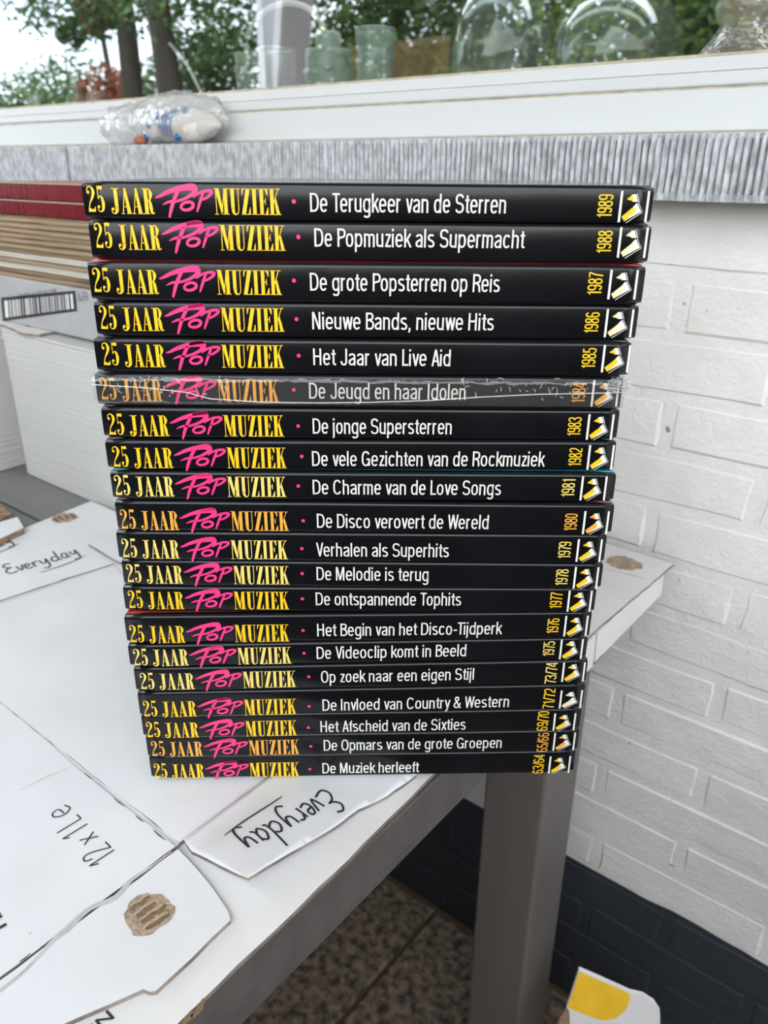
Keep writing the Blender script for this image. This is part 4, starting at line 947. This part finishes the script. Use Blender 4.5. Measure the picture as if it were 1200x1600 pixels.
orn = empty('ceramic_ornament', (bx0+Lb*.70, .772, zt), 0, 'blue and white glazed ceramic ornament lying inside the clear plastic bag', 'ornament')
mb = MB(); ax = [(-.035, .004), (-.028, .016), (-.010, .0205), (.010, .021), (.030, .018), (.048, .011), (.058, .005), (.062, .0012)]
mb.tube([(x, 0, .0225+.0006) for x, r in ax], [r for x, r in ax], 20); mb.build('pointed_body', M['ceramic'], orn, smooth=True)
mb = MB(); mb.tube([(-.060, -.002, .026), (-.052, -.002, .026), (-.040, 0, .026), (-.026, 0, .026), (-.0195, 0, .0255)], [.006, .014, .017, .019, .0193], 18); mb.build('blue_band', M['blue'], orn, smooth=True)
mb = MB(); mb.tube([(-.098, -.004, .017), (-.090, -.004, .017), (-.075, -.003, .018), (-.062, -.002, .019)], [.005, .011, .013, .010], 14); mb.build('rounded_end', M['ceramic'], orn, smooth=True)
for (a, b, c, r) in ((-.074, -.0155, .025, .0045), (-.052, -.015, .036, .006), (.006, -.012, .040, .006), (-.085, -.013, .011, .005), (-.010, -.016, .009, .006)):
    blob((a, b, c), (r, r*.6, r), 1, .05, 12, 8).build('blue_spot', M['blue'], orn, smooth=True)
blob((-.105, -.008, .006), (.014, .008, .0052), 3, .3, 14, 8).build('brown_foot', M['terracotta'], orn, smooth=True)

# ================================================================ THINGS BEHIND THE PANE
def inn(px_, py_, Y): p = ony(px_, py_, Y); return p
def vessel(name, pxl, pxr, pytop, Y, prof, m, label, cat, parts=None):
    a = inn(pxl, pytop, Y); b = inn(pxr, pytop, Y); c = (a+b)/2
    # apparent width is across the line of sight
    d = Vector((c.x, c.y)).length; wpx = abs(pxr-pxl)/FPX*( (c-CAM).dot(FW)); R_ = wpx/2; H = c.z-IS
    e = empty(name, (c.x, c.y, IS), 0, label, cat)
    o = MB().lathe((0, 0, 0), [(r*R_, .0008+z*(H-.0008)) for r, z in prof], 44).build(parts or 'glass_wall', m, e, smooth=True)
    return e, R_, H
cyl = [(.0,.0),(.9,.0),(.97,.03),(1,.1),(1,.92),(1.03,.97),(1,1.0),(.95,1.0),(.93,.95),(.93,.08),(.0,.06)]
vessel('glass_tumbler', 367, 418, 84, 1.00, cyl, GRN, 'pale green thick glass tumbler behind the pane under the white hoop', 'glass')
vessel('round_glass_dish', 400, 462, 76, 1.09, cyl, CLR, 'clear thin glass bowl behind the pane right of the pale green tumbler', 'bowl')
e, R_, H = vessel('metal_canister', 477, 551, 78, .965, [(0,0),(.86,0),(.95,.1),(1,.5),(1,.93),(.97,1),(.0,1.0)], M['galv'], 'grey green metal canister with rivets and a yellow ribbon behind the pane', 'canister', 'body')
MB().lathe((0, 0, H), [(0, 0), (R_*.55, 0), (R_*.55, .020), (R_*.5, .022), (0, .022)], 24).build('lid', M['galv'], e, smooth=False)
for t in (-2.6, -2.05, -1.5, -.9): MB().lathe((R_*1.0*cos(t), R_*1.0*sin(t), H*(.72 if t in (-2.6, -.9) else .35)), [(0, -.004), (.0035, -.0025), (.0045, 0), (.0035, .0025), (0, .004)], 10).build('rivet', M['rivet'], e, smooth=True)
# hoop handle
ha = inn(385, 75, .985); hb = inn(508, 62, .985); ht = inn(445, 5, .985)
hoop = empty('wicker_hoop', ((ha.x+hb.x)/2, .985, IS), 0, 'tall white hoop handle arching behind the pane between tumbler and canister', 'handle')
mb = MB(); pts = []; cx = (ha.x+hb.x)/2; rx = (hb.x-ha.x)/2; zb_ = (ha.z+hb.z)/2
for k in range(25): t = pi*k/24; pts.append((-rx*cos(t), 0, zb_-IS+(ht.z-zb_)*sin(t)))
mb.tube([(-rx, 0, .0005)]+pts+[(rx, 0, .0005)], .0042, 8); mb.build('hoop', M['cane'], hoop, smooth=True)
mb = MB(); ribbon(mb, [(rx-.004, zb_-IS+.012, 1), (rx-.012, zb_-IS-.01, .8), (rx-.014, zb_-IS-.03, 1), (rx-.022, zb_-IS-.05, .7), (rx-.020, zb_-IS-.075, .8)], .006, lambda x, y: (x, -.006, y), 4)
ribbon(mb, [(rx-.010, zb_-IS+.006, 1), (rx+.002, zb_-IS+.012, 1.4), (rx+.012, zb_-IS+.008, .6)], .006, lambda x, y: (x, -.006, y), 4); mb.build('ribbon_bow', M['ribbon'], hoop)
vessel('glass_jar', 555, 620, 44, .955, [(0,0),(.86,0),(.92,.04),(.93,.78),(.93,.84),(1.0,.88),(1.0,.985),(.97,1),(.9,1),(.88,.86),(.86,.06),(0,.04)], GRN, 'pale green glass jar with a thick rim behind the pane, right of the canister', 'jar')
glob = [(.0,.0),(.45,.0),(.62,.03),(.85,.18),(.98,.38),(1,.52),(.95,.72),(.82,.88),(.62,.97),(.5,1.0),(.48,.99),(.6,.95),(.8,.86),(.92,.71),(.965,.52),(.94,.39),(.82,.2),(.6,.06),(0,.04)]
vessel('globe_vase', 708, 880, -20, 1.02, glob, CLR, 'large clear glass globe vase behind the pane above the stack', 'vase')
vessel('wide_glass_bowl', 874, 1080, -10, 1.03, glob, CLR, 'widest clear glass bowl behind the pane holding a red and green plant', 'bowl')
pc = inn(955, 55, 1.03)
pl = empty('potted_cactus', (pc.x, 1.03, IS+.0055), 0, 'small terracotta pot with green plant and red flower inside the glass bowl', 'plant')
MB().lathe((0, 0, 0), [(0, 0), (.013, 0), (.019, .032), (.019, .036), (.016, .036), (0, .034)], 20).build('pot', M['terracotta'], pl, smooth=True)
blob((0, 0, .052), (.008, .008, .020), 4, .2, 14, 10).build('stem', M['moss'], pl, smooth=True); blob((.014, -.004, .046), (.012, .009, .008), 5, .25, 14, 10).build('flower', M['redthing'], pl, smooth=True)
pm = inn(925, 70, 1.0); tag(blob((pm.x-.005, 1.02, IS+.024), (.020, .02, .018), 8, .3, 20, 12).build('moss_ball', M['moss'], smooth=True), 'mossy green ball inside the wide glass bowl', 'plant')
e, R_, H = vessel('amber_lamp', 1105, 1250, -10, .98, [(0,0),(.5,0),(.86,.12),(1,.32),(.95,.5),(.62,.68),(.55,.74),(.66,.80),(.72,.9),(.62,1),(.58,1),(.6,.86),(.5,.74),(.58,.66),(.9,.49),(.94,.32),(.8,.14),(0,.05)], AMB, 'amber bubbled glass lamp behind the pane at the right edge', 'lamp')
# tall green bottles and a knotty glass at the left
for px_, w_, top, nm in ((112, 14, 108, 'taller green glass bottle behind the pane at far left'), (140, 12, 112, 'second green glass bottle behind the pane, right of the taller one')):
    vessel('glass_bottle', px_-w_, px_+w_, top, 1.02, [(0,0),(.8,0),(.95,.05),(1,.5),(.9,.6),(.35,.72),(.3,.95),(.38,1),(.3,1),(.25,.72),(.8,.58),(.9,.08),(0,.05)], BOTTLE, nm, 'bottle')
vessel('glass_votive', 142, 164, 143, .95, cyl, CLR, 'small faceted glass behind the pane just left of the plastic bag', 'glass')
vessel('pale_pot', 42, 62, 148, 1.0, [(0,0),(.8,0),(1,1),(.9,1),(.7,.1),(0,.1)], M['ceramic'], 'small pale pot behind the pane at the far left', 'pot', 'body')
# slanting white rod
ra = inn(265, 68, 1.05); rb_ = inn(325, 143, .97)
rod = MB(); dv = (rb_-ra); 
rod.tube([ra, ra+dv*.5, (rb_.x+ (rb_.x-ra.x)*.1, rb_.y, IS+.004)], .0028, 8); tag(rod.build('white_rod', M['cane'], smooth=True), 'slanting thin white rod leaning behind the pane above the plastic bag', 'rod')
tag(MB().lathe((inn(305, 130, 1.1).x, 1.1, IS+.0005), [(0, 0), (.04, 0), (.075, .022), (.073, .023), (.04, .003), (0, .003)], 40).build('glass_saucer', CLR, smooth=True), 'shallow clear glass saucer behind the pane near the white rod', 'dish')
# slim wooden upright and cabinet inside the room
cb = inn(690, 60, 1.9)
cab = empty('wooden_cabinet', (cb.x, 1.95, 0), 0, 'brown wooden cabinet standing inside the room behind the globe vase', 'cabinet')
MB().box((-.33, -.2, 0), (.25, .25, inn(690, 56, 1.75).z)).build('body', M['wood'], cab, bevel=.004)
MB().box((-.30, -.222, .08), (-.06, -.2005, inn(690, 64, 1.75).z)).build('door', M['wood'], cab, bevel=.004); MB().box((-.04, -.222, .08), (.22, -.2005, inn(690, 64, 1.75).z)).build('door', M['wood'], cab, bevel=.004)
for xx in (-.08, -.02): MB().lathe((xx, -.235, .9), [(0, -.012), (.009, -.008), (.012, 0), (.009, .008), (0, .012)], 12).build('knob', M['rivet'], cab, smooth=True)
# grey upholstered chair in the room
ch = inn(850, 20, 1.5)
chair = empty('grey_armchair', (ch.x-.05, 1.75, 0), .25, 'grey upholstered high-backed chair in the room behind the glass bowls', 'chair')
def rb(n, a, b, m, bev=.02): return MB().box(a, b).build(n, m, chair, bevel=bev)
rb('seat', (-.28, -.30, .32), (.28, .24, .47), M['greyfab']); rb('backrest', (-.27, .1405+.1, .471), (.27, .34, 1.34), M['greyfab'], .04)
rb('armrest', (-.34, -.28, .45), (-.281, .238, .66), M['greyfab']); rb('armrest', (.281, -.28, .45), (.34, .238, .66), M['greyfab'])
for sx in (-.25, .21):
    for sy in (-.27, .19): rb('leg', (sx, sy, 0), (sx+.04, sy+.04, .319), M['wood'], .003)

# ================================================================ PORCH POST AND GARDEN (mirrored in the pane)
GY = .820
def refl(px_, py_, dist):
    """point in the garden that the pane mirrors at this place of the picture, dist metres beyond the pane"""
    d = ray(px_, py_); p = CAM+d*(GY/d.y); m_ = Vector((d.x, -d.y, d.z)); h = Vector((d.x, d.y)).length
    return p+m_*(dist/h)
pp = refl(437, 60, 2.75)
post = empty('porch_post', (pp.x, pp.y, 0), .6, 'white square porch post with a diagonal brace carrying the porch roof', 'post')
MB().box((-.085, -.085, -.02), (.085, .085, 2.42)).build('shaft', M['post'], post, bevel=.006)
MB().box((-1.3, -.06, 2.4205), (2.6, .06, 2.54)).build('beam', M['post'], post, bevel=.006)
mb = MB(); s_ = 1
mb.add([(.0855, -.06, 1.25), (.0855, .06, 1.25), (.0855, .06, 1.50), (.0855, -.06, 1.50), (.80, -.06, 2.28), (.80, .06, 2.28), (.80, .06, 2.42), (.80, -.06, 2.42)],
       [(0,1,2,3),(4,7,6,5),(0,4,5,1),(3,2,6,7),(0,3,7,4),(1,5,6,2)]); mb.build('brace', M['post'], post)

def leaves(name, blobs, n, size, m, parent, seed):
    random.seed(seed); mb = MB()
    for k in range(n):
        c, r = random.choice(blobs)
        while True:
            d = Vector((random.uniform(-1, 1), random.uniform(-1, 1), random.uniform(-1, 1)))
            if .15 < d.length < 1: break
        d = d.normalized()*random.random()**.4; p = Vector(c)+Vector((d.x*r[0], d.y*r[1], d.z*r[2]))
        if p.z < .05: continue
        a = Vector((random.gauss(0, 1), random.gauss(0, 1), random.gauss(0, .6))).normalized(); b = a.cross(Vector((random.gauss(0, 1), random.gauss(0, 1), random.gauss(0, 1)))).normalized()
        s = size*random.uniform(.6, 1.3); q = len(mb.v)
        mb.v += [tuple(p-a*s), tuple(p+b*s*.55), tuple(p+a*s), tuple(p-b*s*.55)]; mb.f.append((q, q+1, q+2, q+3)); mb.m.append(0)
    o = mb.build(name, m, parent, kind='stuff'); return o
def tree(px_, dist, rad, label, blobs_px, n, leaf=.10, m='leaf', lean=0, height=9, seed=1, name='garden_tree', crown=True):
    """trunk mirrored at px_, crown blobs given as (px, py, radius m, dist offset)"""
    b = refl(px_, 100, dist); e = empty(name, (b.x, b.y, 0-.03), 0, label, 'tree')
    mb = MB(); random.seed(seed)
    mb.tube([(random.uniform(-.05, .05)*k+lean*k*.1, 0, -.0+height*k/6) for k in range(7)], [rad*(1.15-.12*k) for k in range(7)], 12); mb.build('trunk', M['bark'], e, smooth=True)
    for k in range(5):
        z = height*random.uniform(.45, .8); a = random.uniform(0, 6.28); mb = MB(); mb.tube([(0, 0, z), (cos(a)*.8, sin(a)*.8, z+.5), (cos(a)*1.8, sin(a)*1.8, z+.7)], [rad*.4, rad*.25, rad*.1], 7); mb.build('branch', M['bark'], e, smooth=True)
    bl = [(refl(x, y, dist+dd)-b+Vector((0, 0, b.z+.03)), (r, r, r*.8)) for x, y, r, dd in blobs_px]
    bl = [(c, r) for c, r in bl]
    leaves('foliage', bl, n, leaf, M[m], e, seed)
    if crown: leaves('added_crown_foliage', [((0, 0, 5.2), (2.2, 2.2, 1.6)), ((.9, .5, 6.4), (2.0, 2.0, 1.6)), ((-1.0, -.4, 6.9), (1.9, 1.9, 1.6)), ((0, 0, 8.4), (1.7, 1.7, 1.5))], 4200, .19, M[m], e, seed+50)  # dense unseen crown, added to block light above the mirrored leaves
    return e
tree(200, 12, .155, 'thick dark trunk tree in the garden, left one of the two mirrored in the pane', [(120, -10, .9, 0), (60, 10, .5, 0), (150, 30, .35, 0), (210, -60, 1.2, 0), (110, 50, .25, .5), (230, 5, .5, -1)], 2400, .05, 'leaf', 0, 9, 1, crown=False)
tree(262, 10.5, .165, 'thick dark trunk tree in the garden, right one of the two mirrored in the pane', [(330, 20, .8, 0), (380, 60, .7, 1), (300, 90, .55, 2), (345, 100, .6, 2), (280, -60, 1.2, 0), (350, -20, .9, 0)], 3800, .05, 'leaf', 0, 9, 2, crown=False)
tree(620, 11, .12, 'leafy tree in the garden mirrored above the glass jar', [(560, 30, 1.1, 0), (520, 60, .9, 0), (620, 20, .9, 0), (580, 90, .9, 1), (690, 20, 1.0, 0), (500, 110, .6, 1), (650, -30, 1.2, 0)], 6000, .055, 'leaf', 0, 8, 3)
tree(830, 9, .10, 'dark green tree in the garden mirrored in the globe vase', [(760, 20, .8, 0), (740, 80, .5, 0), (820, 40, .9, 0), (780, -40, 1.1, 0), (860, 100, .5, 0), (880, -10, .9, 0)], 4500, .05, 'leaf', 0, 8, 4)
tree(1000, 8, .10, 'light green tree in the garden mirrored above the wide glass bowl', [(940, 10, .8, 0), (1000, 40, .7, 0), (1060, 20, .7, 0), (1080, 60, .5, 0), (1000, -40, 1.0, 0)], 5200, .045, 'leaf_light', 0, 8, 5)
tree(1260, 8, .10, 'broad tree in the garden mirrored at the right end of the pane', [(1140, 20, .8, 0), (1200, 60, .7, 0), (1240, 10, 1.0, 0), (1100, 90, .4, 0), (1180, -40, 1.2, 0)], 4500, .05, 'leaf', 0, 8, 6)
# red maple
tree(170, 15, .06, 'slender red-leaved maple in the garden behind the two dark trunks', [(152, 5, .42, 0), (145, 35, .25, 0), (165, 20, .3, 0), (150, -40, .7, 0)], 2600, .05, 'leaf_red', 0, 7, 7, 'red_maple', False)
def shrub(px_, py_, r, dist, m, n, label, seed):
    c = refl(px_, py_, dist); e = empty('garden_shrub', (c.x, c.y, -.03), 0, label, 'shrub'); h = c.z+r*.6
    mb = MB(); mb.tube([(0, 0, 0), (.05, 0, h*.4), (0, .04, h*.8)], [.06, .04, .02], 7); mb.build('stem', M['bark'], e)
    leaves('foliage', [((0, 0, c.z-.3), (r, r, r)), ((r*.4, 0, c.z*.5), (r*1.1, r*1.1, c.z*.5)), ((-r*.4, 0, c.z*.5), (r*1.1, r*1.1, c.z*.5))], n, .055, M[m], e, seed)
shrub(165, 125, .55, 14, 'leaf_rust', 3500, 'rust-coloured round shrub in the garden beside the dark trunks', 11)
for i, (a, b, r, d, m, n, l) in enumerate(((20, 150, .8, 18, 'leaf', 4200, 'low green shrub at the far left of the garden'), (70, 140, .9, 18, 'leaf_light', 4200, 'yellowish shrub second from the left in the garden row'), (115, 120, .9, 17, 'leaf', 4200, 'tall green shrub left of the rust-coloured one'),
        (235, 130, .8, 15, 'leaf', 4200, 'dark shrub between the two thick trunks'), (310, 125, 1.0, 14, 'leaf', 5200, 'dark green shrub right of the second trunk'), (370, 120, 1.0, 13, 'leaf', 5200, 'broad dark shrub left of the porch post'),
        (560, 100, 1.1, 14, 'leaf', 6000, 'wide dark hedge shrub right of the porch post'), (1000, 80, .9, 9, 'leaf_light', 5000, 'light green shrub below the light green tree'), (1100, 90, .8, 10, 'leaf', 4000, 'dark shrub at the right end of the garden'))):
    shrub(a, b, r, d, m, n, l, 30+i)
def hedge(name, x0, y0, x1, y1, h, label, seed):
    d = Vector((x1-x0, y1-y0)); a = atan2(d.y, d.x); e = empty(name, (x0, y0, -.03), a, label, 'hedge'); Ln = d.length
    mb = MB(); n = int(Ln/.5)
    for k in range(n+1):
        x = Ln*k/n; q = .12*noise.noise((x*2, seed, 0))
        mb.v += [(x, -.35+q, 0), (x, -.30+q, h+q), (x, .30+q, h-q), (x, .35+q, 0)]
    for k in range(n):
        for i in range(3): b = 4*k+i; mb.f.append((b, b+4, b+5, b+1)); mb.m.append(0)
    mb.f += [(0, 1, 2, 3), (4*n+3, 4*n+2, 4*n+1, 4*n)]; mb.m += [0, 0]
    mb.build('clipped_body', M['leaf'], e, smooth=False)
    leaves('foliage', [((Ln*(k+.5)/12, 0, h*.5), (Ln/16, .45, h*.52)) for k in range(12)], 5000, .06, M['leaf'], e, seed)
hedge('added_hedge', 5.0, -14, 5.0, 0, 1.8, 'unseen clipped green hedge added to block light on the right of the garden', 77)  # out of view, added to cut low light from the right
# brown board fence
fa = refl(640, 60, 14.5); fb = refl(760, 60, 13.5); dv = Vector((fb.x-fa.x, fb.y-fa.y)); ang = atan2(dv.y, dv.x)
fe = empty('board_fence', (fa.x, fa.y, -.03), ang, 'brown upright-board garden fence between the leafy trees', 'fence'); n_ = int(dv.length*1.2/.15)
for k in range(-3, n_+1):
    MB().box((k*.15, 0, 0), (k*.15+.142, .02, refl(690, 62, 14).z+random.uniform(-.01, .01))).build('board', M['fence'], fe)
MB().box((-.5, .0205, .5), (n_*.15+.1, .06, .6)).build('rail', M['fence'], fe)

# ================================================================ CARTON WITH YELLOW FLAP, bottom right
cz = .26
A = onz(905, 1516, cz+.05); 
def carton2():
    Bk = onz(888, 1650, cz); d0 = onz(1032, 1662, cz)
    ex = Vector((d0.x-Bk.x, d0.y-Bk.y)); Wd = ex.length*1.0; ang = atan2(ex.y, ex.x)
    e = empty('open_carton', (Bk.x, Bk.y, .001), ang, 'open white carton with yellow flap patch on the floor by the dark plinth', 'box')
    t = .003
    def b(n, a, c, m='card_dull'): return MB().box(a, c).build(n, M[m], e, bevel=.0008)
    D_ = .20
    b('back_wall', (0, -t, 0), (Wd, 0, cz)); b('front_wall', (0, -D_, 0), (Wd, -D_+t, cz)); b('side_wall', (0, -D_+t+.0002, 0), (t, -t-.0002, cz), 'kraft'); b('side_wall', (Wd-t, -D_+t+.0002, 0), (Wd, -t-.0002, cz)); b('base', (t+.0002, -D_+t+.0002, 0), (Wd-t-.0002, -t-.0002, t))
    inv = Matrix.Rotation(-ang, 3, 'Z')
    # raised flap in the plane of the back wall, leaning back
    def q(px_, py_):           # onto the leaning flap plane y = .35*(z-cz)
        d = ray(px_, py_); nrm = Matrix.Rotation(ang, 3, 'Z') @ Vector((0, 1, -.35)); o = Vector((Bk.x, Bk.y, cz)); k = nrm.dot(o-CAM)/nrm.dot(d); P_ = CAM+d*k
        return inv @ (P_-Vector((Bk.x, Bk.y, .001)))
    out = [q(885, 1576), q(905, 1515), q(935, 1528), q(984, 1550), q(1005, 1555), q(1022, 1566), q(1031, 1580), q(1033, 1655), q(889, 1645)]
    mb = MB(); n = len(out); th = Vector((0, .003, .001))
    mb.add([tuple(p) for p in out]+[tuple(p+th) for p in out], [tuple(range(n)), tuple(n+i for i in reversed(range(n)))]+[(i, n+i, n+(i+1) % n, (i+1) % n) for i in range(n)]); f = mb.build('flap', M['card_dull'], e)
    br = [q(884, 1573), q(889, 1577), q(892, 1640), q(872, 1640), q(868, 1600), q(875, 1582)]
    mb = MB(); mb.add([tuple(p-Vector((0, .004, .001))) for p in br]+[tuple(p-Vector((0, .0005, 0))) for p in br], [tuple(range(6)), tuple(6+i for i in reversed(range(6)))]+[(i, 6+i, 6+(i+1) % 6, (i+1) % 6) for i in range(6)]); mb.build('corrugated_edge', M['kraft'], e)
    yl = [q(887, 1573), q(905, 1517), q(935, 1530), q(983, 1551), q(985, 1560), q(977, 1578), q(962, 1590), q(942, 1594), q(918, 1586)]
    mb = MB(); mb.add([tuple(p-Vector((0, .0006, .0002))) for p in yl], [tuple(range(len(yl)))]); o = mb.build('yellow_patch', M['yellow_card'], f)
carton2()

# clean-up: every object that still lacks a parent gets nothing; structures are already marked
